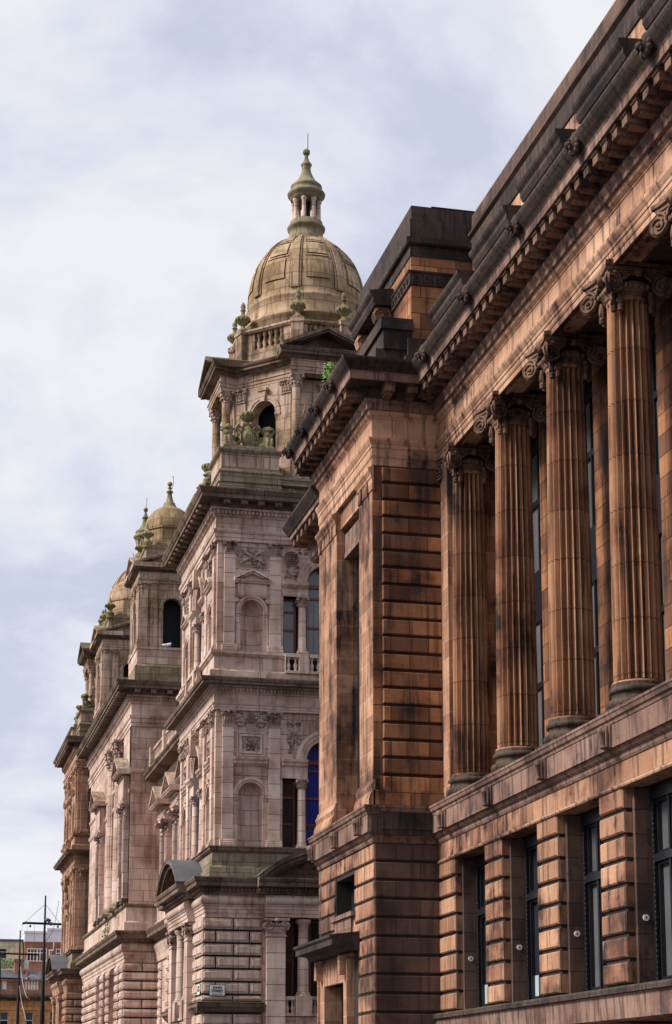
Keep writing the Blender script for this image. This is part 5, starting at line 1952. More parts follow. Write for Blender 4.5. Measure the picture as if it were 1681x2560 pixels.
# ---------------------------------------------------------------- heraldic groups on the pedestals
def sculpture(x, y, z, facing, label):
    """two seated winged lions either side of a scrolled shield with a vase"""
    t = empty('heraldic_sculpture', (x, y, z), label, 'sculpture', 'heraldic lion groups on the tower corners')
    uv = (1, 0) if facing == 'E' else (0, 1)
    nv = (0, -1) if facing == 'E' else (-1, 0)
    F = FrV((x, y), uv, nv)
    Q = F.p

    def lump(m, u, d, zz, ru, rd, rz, tilt=0.0, nu=12, nv_=9):
        R = Matrix.Rotation(tilt, 3, 'Y') if facing == 'E' else Matrix.Rotation(-tilt, 3, 'X')
        r = (ru, rd, rz) if facing == 'E' else (rd, ru, rz)
        m.ell(Q(u, d, z + zz), r, R, nu, nv_)

    for sg in (-1, 1):
        m = MB()
        lump(m, sg * 0.72, 0.0, 0.34, 0.24, 0.26, 0.34)
        lump(m, sg * 0.80, 0.1, 0.62, 0.20, 0.22, 0.36, sg * 0.25)
        lump(m, sg * 0.84, 0.16, 0.86, 0.20, 0.20, 0.22)
        lump(m, sg * 0.86, 0.18, 1.14, 0.2, 0.2, 0.2)          # head
        lump(m, sg * 0.90, 0.32, 1.08, 0.11, 0.13, 0.09)
        for i in range(9):
            a = 2 * pi * i / 9
            lump(m, sg * 0.84 + 0.2 * cos(a), 0.08, 1.12 + 0.2 * sin(a), 0.10, 0.12, 0.10, 0, 7, 5)
        for dz in (0.0, 0.16):
            lump(m, sg * (0.78 + dz), 0.32, 0.34, 0.075, 0.08, 0.36, sg * 0.1)
            lump(m, sg * (0.80 + dz), 0.42, 0.05, 0.10, 0.16, 0.07)
        lump(m, sg * 0.58, 0.12, 0.2, 0.22, 0.26, 0.2)
        for i in range(5):
            lump(m, sg * (0.56 - 0.05 * i), 0.02, 0.74 - 0.1 * i, 0.24 - 0.02 * i, 0.06, 0.055, -sg * 0.7, 8, 5)
        m.v = [(a, b, z + (c - z) * 0.76) for a, b, c in m.v]
        lion = m.build('lion', 'moss_carving', t)
        rm = lion.modifiers.new('merge', 'REMESH')
        rm.mode, rm.voxel_size, rm.use_smooth_shade = 'VOXEL', 0.026, True
    m = MB()
    lump(m, 0, 0.12, 0.55, 0.3, 0.16, 0.48)
    lump(m, 0, 0.22, 0.55, 0.2, 0.12, 0.34)
    m.box(F, -0.2, 0.2, -0.1, 0.16, z + 1.0, z + 1.12)
    for sg in (-1, 1):
        m.spiral(F, sg * 0.34, z + 0.86, 0.18, 0.16, 0.065, 1.6, -sg, 26, pi / 2)
        m.spiral(F, sg * 0.3, z + 0.2, 0.16, 0.18, 0.06, 1.5, sg, 24, -pi / 2)
        m.tube([Q(sg * 0.36, 0.16, z + 0.72), Q(sg * 0.42, 0.14, z + 0.5), Q(sg * 0.32, 0.16, z + 0.3)], 0.07, 8)
        m.tube([Q(sg * 0.3, 0.2, z + 0.12), Q(sg * 0.5, 0.2, z + 0.04), Q(sg * 0.6, 0.2, z + 0.02)], 0.06, 8)
    for i in range(5):
        lump(m, -0.12 + 0.06 * i, 0.3, 0.55 + 0.05 * (i % 2), 0.04, 0.05, 0.14)
    m.build('shield', 'moss_carving', t)
    m = MB()
    m.lathe(Q(0, 0.03, 0), [(0.12, z + 1.12), (0.08, z + 1.18), (0.1, z + 1.22), (0.22, z + 1.3), (0.29, z + 1.42), (0.3, z + 1.52), (0.26, z + 1.6), (0.2, z + 1.62), (0.05, z + 1.64)], 18)
    for i in range(10):
        a = 2 * pi * i / 10
        c = Q(0, 0.03, 0)
        m.ell((c[0] + 0.27 * cos(a), c[1] + 0.27 * sin(a), z + 1.5), (0.08, 0.08, 0.11), None, 7, 5)
    m.build('vase', 'moss_carving', t)
    return t


zsc = 27.42
sculpture(13.2, AY + 0.85, zsc, 'E', 'mossy lions and shield group on the near tower corner, facing the viewer')
sculpture(12.75, AY + AW - 1.3, zsc, 'S', 'mossy lion group on the near tower, facing the street behind the corner pedestal')

# ================================================================== far tower: a copy of the near one
FAR = Vector((-0.3, 53.5, 0))
SWAP = {n: M['warm'] for n in ('pink_grey_sandstone', 'pink_grey_pilaster_stone', 'pink_grey_sandstone_moulded', 'carved_stone')}
for o in tower_parts:
    dup(o, FAR, hall, SWAP)
for o in dome_parts:
    dup(o, (-0.1, 53.0, 0), hall)
sculpture(13.2 - 0.35, AY + 0.85 + 53.5, zsc, 'E', 'lion and shield group on the far tower corner, facing the viewer')
sculpture(12.4, AY + AW - 1.3 + 53.5, zsc, 'S', 'small lion group at the farthest tower corner against the sky')

# ================================================================== recessed link and centre block
def B_(z):
    return 1.65 + (z - 1.65) * 1.034


BX, BY0, BY1 = 12.3, 101.2, 122.4
LX = 13.95
BF, BE = Fr('S', BX), Fr('E', BY0)
LF = Fr('S', LX)
LY0, LY1 = AY + AW, BY0
# end wall and main walls
m = MB()
m.box(BE, BX, BX + 9, -0.6, 0, B_(11.5), B_(21.0))
m.box(BF, BY0 + 0.002, 104.6, -0.8, 0.0, B_(11.5), B_(21.0))
m.box(BF, 111.4, BY1, -0.8, 0.0, B_(11.5), B_(21.0))
m.box(BF, 104.6, 111.4, -1.6, -0.75, B_(11.5), B_(21.0))
m.box(Fr('E', BY1), BX + 0.1, BX + 9, 0.0, 0.5, 0, B_(21.0))
m.build('centre_wall', 'pink', hall)
m = MB()
m.ring([(BX, BY1), (BX, BY0), (BX + 9, BY0)], [(-0.3, B_(18.48)), (0.05, B_(18.48)), (0.08, B_(18.55)), (0.08, B_(18.65)), (0, B_(18.67))], False)
m.ring([(BX, BY1), (BX, BY0), (BX + 9, BY0)], [(-0.3, B_(17.41)), (0.04, B_(17.41)), (0.09, B_(17.5)), (0.09, B_(17.62)), (0, B_(17.64))], False)
m.build('centre_string_course', 'pink_smooth', hall)
PB = [(BX, BY1 + 1), (BX, BY0), (BX + 9, BY0)]
m = MB()
m.ring(PB, [(-0.8, B_(21.0)), (0.03, B_(21.0)), (0.03, B_(21.18)), (0.07, B_(21.2)), (0.07, B_(21.4)), (0.12, B_(21.44)), (0.14, B_(21.58)), (0.03, B_(21.6)), (0.03, B_(22.2)), (-0.8, B_(22.2))], False)
m.build('centre_entablature', 'pink_smooth', hall)
m = MB()
m.ring(PB, [(-0.6, B_(22.2)), (0.08, B_(22.2)), (0.14, B_(22.34)), (0.14, B_(22.54)), (0.24, B_(22.56)), (0.28, B_(22.64))], False)
dentils(m, BE, BX - 0.1, BX + 9, B_(22.36), B_(22.52), 0.12, 0.24, 0.17, 0.095)
dentils(m, BF, BY0 - 0.1, BY1 + 1, B_(22.36), B_(22.52), 0.12, 0.24, 0.17, 0.095)
m.build('centre_dentil_course', 'pink_smooth', hall)
m = MB()
m.ring(PB, [(-0.5, B_(22.64)), (0.26, B_(22.64)), (0.3, B_(22.92)), (0.84, B_(22.925)), (0.84, B_(23.06)), (0.9, B_(23.1)), (0.98, B_(23.24)), (0.98, B_(23.31)), (-0.6, B_(23.4))], False)
for i in range(24):
    uc = BY0 + 0.2 + i * 0.72
    m.box(BF, uc - 0.15, uc + 0.15, 0.28, 0.74, B_(22.7), B_(22.91))
    m.ell(BF.p(uc, 0.72, B_(22.78)), (0.1, 0.12, 0.1), None, 8, 6)
for i in range(8):
    uc = BX + 0.2 + i * 0.9
    m.box(BE, uc - 0.15, uc + 0.15, 0.28, 0.74, B_(22.7), B_(22.91))
m.cap([(BX - 0.1, BY0 - 0.1), (BX + 9, BY0 - 0.1), (BX + 9, BY1 + 1), (BX - 0.1, BY1 + 1)], B_(23.39))
m.build('centre_cornice', 'pink_dark', hall)
m = MB()
for i, (a, b) in enumerate(((106.3, 107.2), (109.2, 109.9), (112.0, 112.9), (115.6, 116.6))):
    m.box(BF, a, b, -0.9, -0.1, B_(23.4), B_(24.7))
    m.box(BF, a - 0.08, b + 0.08, -0.95, -0.02, B_(24.55), B_(24.72))
m.box(BF, 102.4, BY1, -0.8, -0.3, B_(23.4), B_(23.75))
m.box(BF, 102.4, BY1, -0.8, -0.3, B_(24.35), B_(24.5))
for i in range(60):
    u = 104.0 + 0.23 * i
    if u < BY1 - 0.3:
        m.lathe(BF.p(u, -0.55, 0), [(0.07, B_(23.75)), (0.04, B_(23.85)), (0.075, B_(23.98)), (0.04, B_(24.2)), (0.07, B_(24.35))], 6)
m.build('roof_balustrade', 'pink_moss', hall)
# plinth of the order, ground storey
PG = [(BX, BY1 + 1), (BX, BY0), (BX + 12, BY0)]
m = MB()
m.ring(PG, [(-0.4, B_(9.9)), (0.22, B_(9.9)), (0.22, B_(10.55)), (0.12, B_(10.62)), (0.12, B_(11.33)), (-0.4, B_(11.35))], False)
m.build('centre_pedestal_course', 'pink_smooth', hall)
m = MB()
m.ring(PG, [(-0.4, B_(11.35)), (0.16, B_(11.35)), (0.24, B_(11.42)), (0.24, B_(11.52)), (-0.4, B_(11.54))], False)
m.build('centre_ledge', 'pink_moss', hall)
m = MB()
gb = [(BX - 0.15, BY1 + 1), (BX - 0.15, BY0 - 0.15), (BX + 12, BY0 - 0.15)]
m.ring(gb, [(-0.4, B_(8.5)), (0.0, B_(8.5)), (0.0, B_(8.66)), (0.04, B_(8.68)), (0.04, B_(8.84)), (0.08, B_(8.86)), (0.12, B_(9.0)), (0.03, B_(9.02))] +
       [(0.03 + 0.2 * cos(-pi / 2 + pi * i / 8), B_(9.26) + 0.25 * sin(-pi / 2 + pi * i / 8)) for i in range(9)] + [(0.03, B_(9.52)), (-0.4, B_(9.53))], False)
m.build('centre_ground_entablature', 'pink_smooth', hall)
m = MB()
m.ring(gb, [(-0.4, B_(9.53)), (0.14, B_(9.53)), (0.18, B_(9.64)), (0.5, B_(9.7)), (0.5, B_(9.86)), (0.56, B_(9.92)), (0.6, B_(10.02)), (0.6, B_(10.08)), (-0.4, B_(10.14))], False)
dentils(m, Fr('E', BY0 - 0.15), BX, BX + 6, B_(9.56), B_(9.68), 0.15, 0.34, 0.3, 0.13)
m.build('centre_ground_cornice', 'pink_dark', hall)
m = MB()
GE, GS = Fr('E', BY0 - 0.15), Fr('S', BX - 0.15)
m.box(GE, BX - 0.15, BX + 12, -0.5, 0, 0, B_(8.5))
zt, k = B_(8.46), 0
while zt > 0.4:
    zb = zt - 0.487
    cuts = [0.0, 0.95, 3.0, 5.0, 7.0] if k % 2 == 0 else [0.0, 1.9, 3.9, 5.9]
    for a, b in zip(cuts[:-1], cuts[1:]):
        m.pblock(GE, BX - 0.15 + (a + 0.024 if a else -0.1), BX - 0.15 + b - 0.024, 0, 0.08, zb + 0.04, zt - 0.04)
    for a, b in ((BY0 - 0.15, BY0 + 1.25), (BY0 + 2.0, BY0 + 3.5), (BY0 + 6.4, BY0 + 7.9), (BY0 + 9.6, BY0 + 11.0), (BY0 + 13.2, BY1)):
        m.pblock(GS, a, b, 0, 0.10, zb + 0.04, zt - 0.04)
    zt, k = zb, k + 1
for a, b in ((BY0 - 0.1, BY0 + 1.2), (BY0 + 2.05, BY0 + 3.45), (BY0 + 6.45, BY0 + 7.85), (BY0 + 9.65, BY0 + 10.95), (BY0 + 13.2, BY1)):
    m.box(GS, a, b, -0.5, 0, 0, B_(8.5))
    jm = MB()
    jm.box(GS, a + 0.1, b - 0.1, -0.1, 0.006, 0.2, B_(8.46))
    jm.build('pier_joints', 'groove', hall)
jm = MB()
jm.box(GE, BX - 0.14, BX + 6, -0.1, 0.006, 0.2, B_(8.46))
jm.build('pier_joints', 'groove', hall)
for a, b in ((BY0 + 1.25, BY0 + 2.0), (BY0 + 3.5, BY0 + 6.4), (BY0 + 7.9, BY0 + 9.6), (BY0 + 11.0, BY0 + 13.2)):
    m.box(GS, a, b, -1.4, -1.0, 0, B_(8.5))
m.build('centre_ground_wall', 'pink', hall)


def fluted_giant(F, uc, d, r, z0, zf, zc, z1):
    m = MB()
    c = F.p(uc, d, 0)
    m.lathe(c, shaft_prof(r, r * 0.97, z0 + 0.45, zf, 3), 36)
    o = m.build('giant_column', 'pink_shaft', hall)
    s = MB()
    s.lathe(c, shaft_prof(r * 0.975, r * 0.86, zf, zc, 8), 160, True, 20, 0.10)
    s.lathe(c, [(r * 0.88, zc), (r * 0.95, zc + 0.04), (r * 0.9, zc + 0.1)], 32)
    s.build('fluted_shaft', 'pink_shaft', o)
    b = MB()
    b.box(F, uc - r * 1.4, uc + r * 1.4, d - r * 1.4, d + r * 1.4, z0 - 0.01, z0 + 0.14)
    b.lathe(c, [(r * 1.35, z0 + 0.14), (r * 1.38, z0 + 0.22), (r * 1.15, z0 + 0.28), (r * 1.2, z0 + 0.36), (r * 1.02, z0 + 0.46)], 32)
    b.build('base', 'pink_moss', o)
    k = MB()
    h = z1 - zc - 0.05
    k.lathe(c, [(r * 0.86, zc + 0.08), (r * 0.92, zc + h * 0.6), (r * 1.25, zc + h * 0.92)], 24)
    for row, (zr, n, rr) in enumerate(((0.24, 9, 1.02), (0.5, 9, 1.12))):
        for i in range(n):
            a = 2 * pi * (i + 0.5 * row) / n
            k.ell((c[0] + r * rr * 0.92 * cos(a), c[1] + r * rr * 0.92 * sin(a), zc + h * zr), (r * 0.2, r * 0.2, h * 0.17), None, 7, 5)
            k.ell((c[0] + r * rr * 1.12 * cos(a), c[1] + r * rr * 1.12 * sin(a), zc + h * (zr + 0.13)), (r * 0.18, r * 0.18, h * 0.06), None, 7, 5)
    for i in range(4):
        a = pi / 4 + i * pi / 2
        for s_ in (0.9, 1.15, 1.4):
            k.ell((c[0] + r * s_ * cos(a), c[1] + r * s_ * sin(a), zc + h * (0.74 + 0.08 * s_)), (r * 0.22, r * 0.22, h * 0.1), None, 8, 6)
    k.box(F, uc - r * 1.3, uc + r * 1.3, d - r * 1.3, d + r * 1.3, zc + h * 0.93, z1)
    for i in range(4):
        a = i * pi / 2
        k.ell((c[0] + r * 1.3 * cos(a), c[1] + r * 1.3 * sin(a), zc + h * 0.95), (r * 0.2, r * 0.2, h * 0.09), None, 7, 5)
    k.build('capital', 'pink_carved', o)
    return o


for uc in (106.0, 109.6):
    fluted_giant(BF, uc, -0.12, 0.47, B_(11.54), B_(14.2), B_(19.9), B_(21.0))


def aedicule(F, uc, z0, zcap, zent, zped, hw, d, nm='aedicule', flut=True):
    """window frame of paired pilasters carrying an entablature and a gable"""
    e = MB()
    e.profile(F, [(0, zcap + 0.7), (d * 0.7, zcap + 0.7), (d * 0.7, zcap + 0.85), (d * 0.74, zcap + 0.87), (d * 0.8, zcap + 1.0), (d * 0.7, zcap + 1.02), (d * 0.7, zped - 0.2), (0, zped - 0.2)], uc - hw, uc + hw)
    tri_pediment(e, F, uc, zped, hw + 0.3, 0.85, 0.0, d + 0.25, 0.14, d * 0.7)
    dentils(e, F, uc - hw, uc + hw, zped - 0.3, zped - 0.2, d * 0.7, d * 0.85, 0.16, 0.09)
    o = e.build(nm, 'pink_smooth', hall)
    for sg in (-1, 1):
        u = uc + sg * (hw - 0.28)
        m = MB()
        m.box(F, u - 0.24, u + 0.24, 0.0, d * 0.55, z0, zcap)
        for i in range(5):
            m.box(F, u - 0.2 + i * 0.09, u - 0.16 + i * 0.09, d * 0.55, d * 0.55 + 0.04, z0 + (zcap - z0) * 0.35, zcap - 0.1)
        m.build('pilaster', 'pink_shaft', o)
        k = MB()
        corinth(k, F, u, 0.0, zcap, zcap + 0.7, 0.5, d * 0.55)
        k.build('capital', 'pink_carved', o)
        b = MB()
        b.box(F, u - 0.32, u + 0.32, 0, d * 0.55 + 0.1, z0 - 0.002, z0 + 0.14)
        b.box(F, u - 0.28, u + 0.28, 0, d * 0.55 + 0.05, z0 + 0.14, z0 + 0.32)
        b.build('base', 'pink_dark', o)
    g = MB()
    g.box(F, uc - hw + 0.6, uc + hw - 0.6, -0.1, 0.03, z0 + 0.2, zcap)
    g.build('window_opening', 'glass', o)
    return o


aedicule(BF, 102.75, B_(11.54), B_(16.2), 0, B_(18.55), 1.25, 0.5)
aedicule(BF, 114.6, B_(11.54), B_(16.2), 0, B_(18.55), 1.25, 0.5)

# square belvedere over the near end of the centre block
SX, SY, SH = 14.58, 103.95, 1.95
turret = []


def D_(z):
    return B_(z) + 0.55


Q4 = sq_at(SX - SH, SX + SH, SY - SH, SY + SH)
m = MB()
m.ring(Q4, [(0.12, B_(23.3)), (0.12, B_(24.45)), (0.0, B_(24.6)), (-0.3, B_(24.62))])
turret.append(m.build('turret_plinth', 'pink_moss', hall))
m = MB()
m.ring(Q4, [(0.0, B_(24.62)), (0.0, B_(25.4)), (0.05, B_(25.42)), (0.05, B_(25.56)), (-0.5, B_(25.58))])
turret.append(m.build('turret_pedestal', 'pink', hall))
zw, zsn, zh = B_(25.56), B_(27.86), B_(29.15)
m = MB()
a_ = MB()
for q in range(4):
    an = q * pi / 2
    F = FrV((SX, SY), (cos(an), sin(an)), (sin(an), -cos(an)))
    w, r, D = SH - 0.12, 0.52, SH - 0.12
    e = 0.0 if q % 2 == 0 else 0.4
    m.box(F, -w + e, -r, D - 0.4, D, zw, zsn)
    m.box(F, r, w - e, D - 0.4, D, zw, zsn)
    m.spandrel(F, -w + e, w - e, zsn, zh, 0, r, D - 0.4, D)
    a_.arch(F, 0, zsn, r, r + 0.1, D - 0.02, D + 0.05)
    a_.arch(F, 0, zsn, r + 0.1, r + 0.22, D - 0.02, D + 0.09)
    for s0, s1 in ((-r - 0.26, -r), (r, r + 0.26)):
        a_.profile(F, [(D, zsn - 0.26), (D + 0.05, zsn - 0.26), (D + 0.1, zsn - 0.1), (D + 0.1, zsn - 0.02), (D, zsn - 0.01)], s0, s1)
        a_.box(F, s0 + 0.03, s1, D, D + 0.04, zw, zsn - 0.26)
    a_.prism(F, [(-0.1, zsn + r - 0.05), (0.1, zsn + r - 0.05), (0.18, zh - 0.05), (-0.18, zh - 0.05)], D, D + 0.15)
    for sg in (-1, 1):
        for up in (w - 0.22, w - 0.78):
            a_.box(F, sg * up - 0.2, sg * up + 0.2, D, D + 0.09, zw + 0.32, B_(28.8))
            a_.box(F, sg * up - 0.25, sg * up + 0.25, D, D + 0.14, zw, zw + 0.32)
            corinth(a_, F, sg * up, D, B_(28.8), zh, 0.42, 0.1)
    tri_pediment(a_, F, 0, zh + 0.95, SH + 0.36, 0.86, D - 1.2, D + 0.47, 0.13, 1.25)
turret.append(m.build('turret_wall', 'tan', hall))
turret.append(a_.build('turret_order', 'tan', hall))
m = MB()
m.ring(sq_at(SX - 1.3, SX + 1.3, SY - 1.2, SY + 1.3), [(0, zw), (0, zh)])
turret.append(m.build('turret_core', 'dark', hall))
m = MB()
Q5 = sq_at(SX - SH + 0.12, SX + SH - 0.12, SY - SH + 0.12, SY + SH - 0.12)
m.ring(Q5, [(-0.3, zh), (0.1, zh), (0.1, zh + 0.1), (0.14, zh + 0.12), (0.16, zh + 0.24), (0.09, zh + 0.25), (0.09, zh + 0.62), (-0.3, zh + 0.62)])
turret.append(m.build('turret_entablature', 'tan', hall))
m = MB()
m.ring(Q5, [(-0.3, zh + 0.62), (0.14, zh + 0.62), (0.2, zh + 0.7), (0.38, zh + 0.73), (0.38, zh + 0.82), (0.45, zh + 0.92), (-0.5, zh + 0.98)])
m.cap(Q5, zh + 0.95)
turret.append(m.build('turret_cornice', 'pink_dark', hall))
zp = B_(30.0)
m = MB()
m.ring(sq_at(SX - 1.5, SX + 1.5, SY - 1.5, SY + 1.5), [(0, zp - 0.1), (0, B_(31.2)), (0.06, B_(31.23)), (0.06, B_(31.4)), (-0.9, B_(31.43))])
turret.append(m.build('turret_parapet', 'pink_moss', hall))
oct8 = [(SX + 1.28 * cos(radians(22.5 + 45 * i)), SY + 1.28 * sin(radians(22.5 + 45 * i))) for i in range(8)]
m = MB()
m.lathe((SX, SY), [(1.56, D_(30.9)), (1.56, D_(31.05)), (1.5, D_(31.1)), (1.47, D_(31.95)), (1.53, D_(31.98)), (1.53, D_(32.08)), (1.42, D_(32.1))], 8, False, ph=radians(22.5))
zr0, zr1 = D_(32.1), D_(33.5)
m.lathe((SX, SY), [(1.42 * sqrt(max(0, 1 - (0.95 * i / 10) ** 2)), zr0 + (zr1 - zr0) * (i / 10)) for i in range(11)], 40)
td = m.build('turret_dome', 'dome', hall)
turret.append(td)
m = MB()
m.lathe((SX, SY), [(0.5, D_(33.38)), (0.42, D_(33.52)), (0.34, D_(33.7)), (0.33, D_(33.76)), (0.24, D_(33.82)), (0.15, D_(34.15)), (0.12, D_(34.36)), (0.2, D_(34.4)), (0.2, D_(34.46)), (0.1, D_(34.52)), (0.08, D_(34.62)), (0.14, D_(34.66)), (0.06, D_(34.74))], 18)
m.ell((SX, SY, D_(34.9)), (0.15, 0.15, 0.15), None, 14, 10)
m.build('finial', 'lantern', td)
m = MB()
m.tube([(SX + 0.12, SY, D_(34.6)), (SX + 0.2, SY, D_(34.9)), (SX + 0.2, SY, D_(35.35)), (SX + 0.12, SY, D_(35.38))], 0.018, 5)
m.build('lightning_rod', 'iron', td)
for sx in (-1, 1):
    for sy in (-1, 1):
        m = MB()
        m.lathe((SX + sx * 1.42, SY + sy * 1.42), [(0.26, D_(30.7)), (0.26, D_(30.95)), (0.3, D_(31.0)), (0.16, D_(31.1)), (0.1, D_(31.2)), (0.14, D_(31.25)), (0.3, D_(31.4)), (0.34, D_(31.52)), (0.26, D_(31.58)), (0.1, D_(31.66)), (0.08, D_(31.78)), (0.05, D_(31.95)), (0.01, D_(32.05))], 14)
        for k in range(9):
            a = 2 * pi * k / 9
            m.ell((SX + sx * 1.42 + 0.3 * cos(a), SY + sy * 1.42 + 0.3 * sin(a), D_(31.47)), (0.08, 0.08, 0.1), None, 6, 5)
        m.build('turret_urn', 'moss_carving', td)

for o in turret:
    dup(o, (-0.3, 16.0, -0.1), hall)

# recessed link between near tower and centre block
m = MB()
m.box(LF, LY0 - 0.2, LY1, -0.8, 0, 0, B_(17.5))
m.box(LF, LY0 - 0.2, LY1, -1.6, -0.9, B_(18.4), B_(22.0))
m.build('link_wall', 'pink', hall)
m = MB()
m.profile(LF, [(-0.5, B_(16.9)), (0.1, B_(16.9)), (0.1, B_(17.05)), (0.14, B_(17.07)), (0.14, B_(17.2)), (0.2, B_(17.3)), (0.1, B_(17.32)), (0.1, B_(17.8)), (0.2, B_(17.86)), (0.22, B_(17.95)), (-0.5, B_(17.96))], LY0, LY1 - 0.01)
m.build('link_entablature', 'pink_smooth', hall)
m = MB()
m.profile(LF, [(-0.5, B_(17.96)), (0.24, B_(17.96)), (0.3, B_(18.05)), (0.85, B_(18.1)), (0.85, B_(18.22)), (0.95, B_(18.32)), (0.97, B_(18.4)), (-0.5, B_(18.5))], LY0, LY1 - 0.02)
m.build('link_cornice', 'pink_dark', hall)
for k in range(4):
    y0 = LY0 + 1.0 + k * 5.0
    bo = balustrade(LF, y0, y0 + 4.2, 0.5, B_(18.5), B_(19.6), 14, 0.08, 'pink_smooth', 'balcony_balustrade', False)
    pm = MB()
    pm.box(LF, y0 + 4.22, y0 + 4.78, 0.3, 0.75, B_(18.48), B_(19.7))
    pm.build('pier', 'pink_smooth', bo)
for k in range(3):
    aedicule(LF, 96.6 - 4.6 * k, B_(11.5), B_(14.6), 0, B_(16.1), 1.2, 0.8)
    m = MB()
    corinth(m, LF, 98.9 - 4.6 * k, 0.0, B_(16.2), B_(16.9), 0.55, 0.14)
    m.box(LF, 98.9 - 4.6 * k - 0.26, 98.9 - 4.6 * k + 0.26, 0, 0.13, B_(11.5), B_(16.2))
    m.build('link_pilaster', 'pink_shaft', hall)
m = MB()
m.profile(LF, [(0, B_(9.9)), (0.22, B_(9.9)), (0.22, B_(10.55)), (0.12, B_(10.62)), (0.12, B_(11.3)), (0.26, B_(11.42)), (0.26, B_(11.5)), (0, B_(11.52))], LY0, LY1 - 0.3)
m.profile(LF, [(0, B_(8.5)), (0.1, B_(8.5)), (0.14, B_(8.8)), (0.2, B_(9.0)), (0.3, B_(9.26)), (0.2, B_(9.5)), (0, B_(9.52))], LY0, LY1 - 0.3)
m.build('link_plinth', 'pink_smooth', hall)
m = MB()
m.profile(LF, [(0, B_(9.53)), (0.3, B_(9.53)), (0.34, B_(9.64)), (0.7, B_(9.7)), (0.7, B_(9.86)), (0.8, B_(10.02)), (0.8, B_(10.08)), (0, B_(10.14))], LY0, LY1 - 0.3)
m.build('link_ground_cornice', 'pink_dark', hall)
for k in range(5):
    m = MB()
    y = LY1 - 1.0 - 4.3 * k
    zt = B_(8.44)
    while zt > 0.4:
        m.pblock(LF, y - 1.0, y, 0, 0.09, zt - 0.457, zt - 0.03)
        zt -= 0.487
    m.build('rusticated_pier', 'pink_smooth', hall)
m = MB()
m.box(Fr('E', LY0), LX + 0.9, LX + 10, -21, 0, 0, B_(21.0))
m.box(Fr('E', BY1), LX + 0.5, LX + 9, -3.5, 0, 0, B_(21.0))
m.box(Fr('E', AY + 0.62), AX + 0.7, AX + AW - 0.7, -7.4, 0, 0, 8.6)
m.box(Fr('E', AY + 3.2), AX + 3.0, AX + AW - 1, -4, 0, 8.6, 25.4)
m.build('inner_mass', 'dark', hall)

# ================================================================== background buildings at the end of the street
OY = 190.0
OF = Fr('E', OY)
ob = empty('orange_building', (12, OY, 0), 'orange sandstone building with roof balustrade across the far square, lower left', 'building')
m = MB()
wins = [(8.0, 8.85), (10.62, 11.47), (13.05, 13.9), (15.5, 16.35), (17.9, 18.8)]
edges = [4.0] + [v for w in wins for v in w] + [24.0]
for i in range(0, len(edges), 2):
    m.box(OF, edges[i], edges[i + 1], -0.5, 0, 6.0, 9.85)
m.box(OF, 4, 24, -0.5, 0, 9.85, 10.95)
m.box(OF, 4, 24, -0.5, 0, 0, 6.0)
for a, b in wins:
    m.box(OF, a - 0.25, b + 0.25, 0, 0.1, 9.85, 10.0)
    m.box(OF, a - 0.32, b + 0.32, 0, 0.2, 10.0, 10.1)
    m.box(OF, a - 0.05, b + 0.05, 0, 0.08, 10.4, 10.45)
    m.box(OF, a - 0.05, b + 0.05, 0, 0.08, 10.75, 10.8)
    m.box(OF, a - 0.22, a - 0.02, 0, 0.09, 6, 9.85)
    m.box(OF, b + 0.02, b + 0.22, 0, 0.09, 6, 9.85)
m.box(OF, 4, 24, -14, -0.5, 0, 11.6)
m.build('wall', 'orange', ob)
for a, b in wins:
    m = MB()
    m.box(OF, a, a + 0.07, -0.3, -0.2, 7.2, 9.84)
    m.box(OF, b - 0.07, b, -0.3, -0.2, 7.2, 9.84)
    m.box(OF, a, b, -0.3, -0.21, 8.98, 9.06)
    m.box(OF, a, b, -0.3, -0.21, 9.76, 9.84)
    w = m.build('window', 'white', ob)
    g = MB()
    g.box(OF, a + 0.07, b - 0.07, -0.29, -0.27, 7.2, 8.98)
    g.build('pane', 'glass', w)
    g = MB()
    g.box(OF, a + 0.07, b - 0.07, -0.29, -0.27, 9.06, 9.76)
    g.build('upper_pane', 'paleglass', w)
m = MB()
m.profile(OF, [(-0.3, 10.95), (0.1, 10.95), (0.15, 11.1), (0.6, 11.2), (0.7, 11.38), (0.7, 11.5), (-0.3, 11.56)], 4, 24)
m.build('cornice', 'pink_dark', ob)
m = MB()
m.box(OF, 4, 24, -0.1, 0.2, 11.55, 12.05)
m.box(OF, 4, 24, -0.12, 0.24, 12.88, 13.08)
for a, b in ((4, 10.75), (11.2, 12.95), (14.35, 15.55), (16.9, 24)):
    m.box(OF, a, b, -0.08, 0.15, 12.05, 12.88)
m.build('parapet', 'brick', ob)
for x in [10.85, 11.08, 13.08, 13.38, 13.65, 13.92, 14.22, 15.7, 16.0, 16.3, 16.6]:
    m = MB()
    m.lathe((x, OY - 0.05), [(0.1, 12.06), (0.06, 12.15), (0.11, 12.35), (0.05, 12.65), (0.1, 12.87)], 8)
    m.build('baluster', 'white', ob)
m = MB()
m.prism(Fr('S', 4.0), [(OY + 1.0, 13.0), (OY + 5.0, 14.25), (OY + 5.0, 13.0)], -9.3, 0)
m.prism(Fr('S', 13.6), [(OY + 1.0, 13.0), (OY + 5.0, 14.25), (OY + 5.0, 13.0)], -10, 0)
sl = m.build('slate_roof', 'slate', ob)
m = MB()
m.arch(Fr('E', OY + 0.9), 13.72, 12.75, 0.68, 0.74, -0.5, 0.2, 0.0, pi, 14)
m.build('dormer_arch', 'white', sl)
m = MB()
m.box(OF, 12.15, 13.05, -5, -3.6, 12.5, 15.3)
m.box(OF, 12.1, 13.1, -5.05, -3.55, 15.1, 15.3)
m.build('chimney', 'brick', ob)
for a in (10.2, 10.6, 11.0):
    pass
m = MB()
m.box(OF, 13.1, 13.6, -5.2, -4.6, 14.4, 15.25)
m.build('roof_vent', 'white', ob)

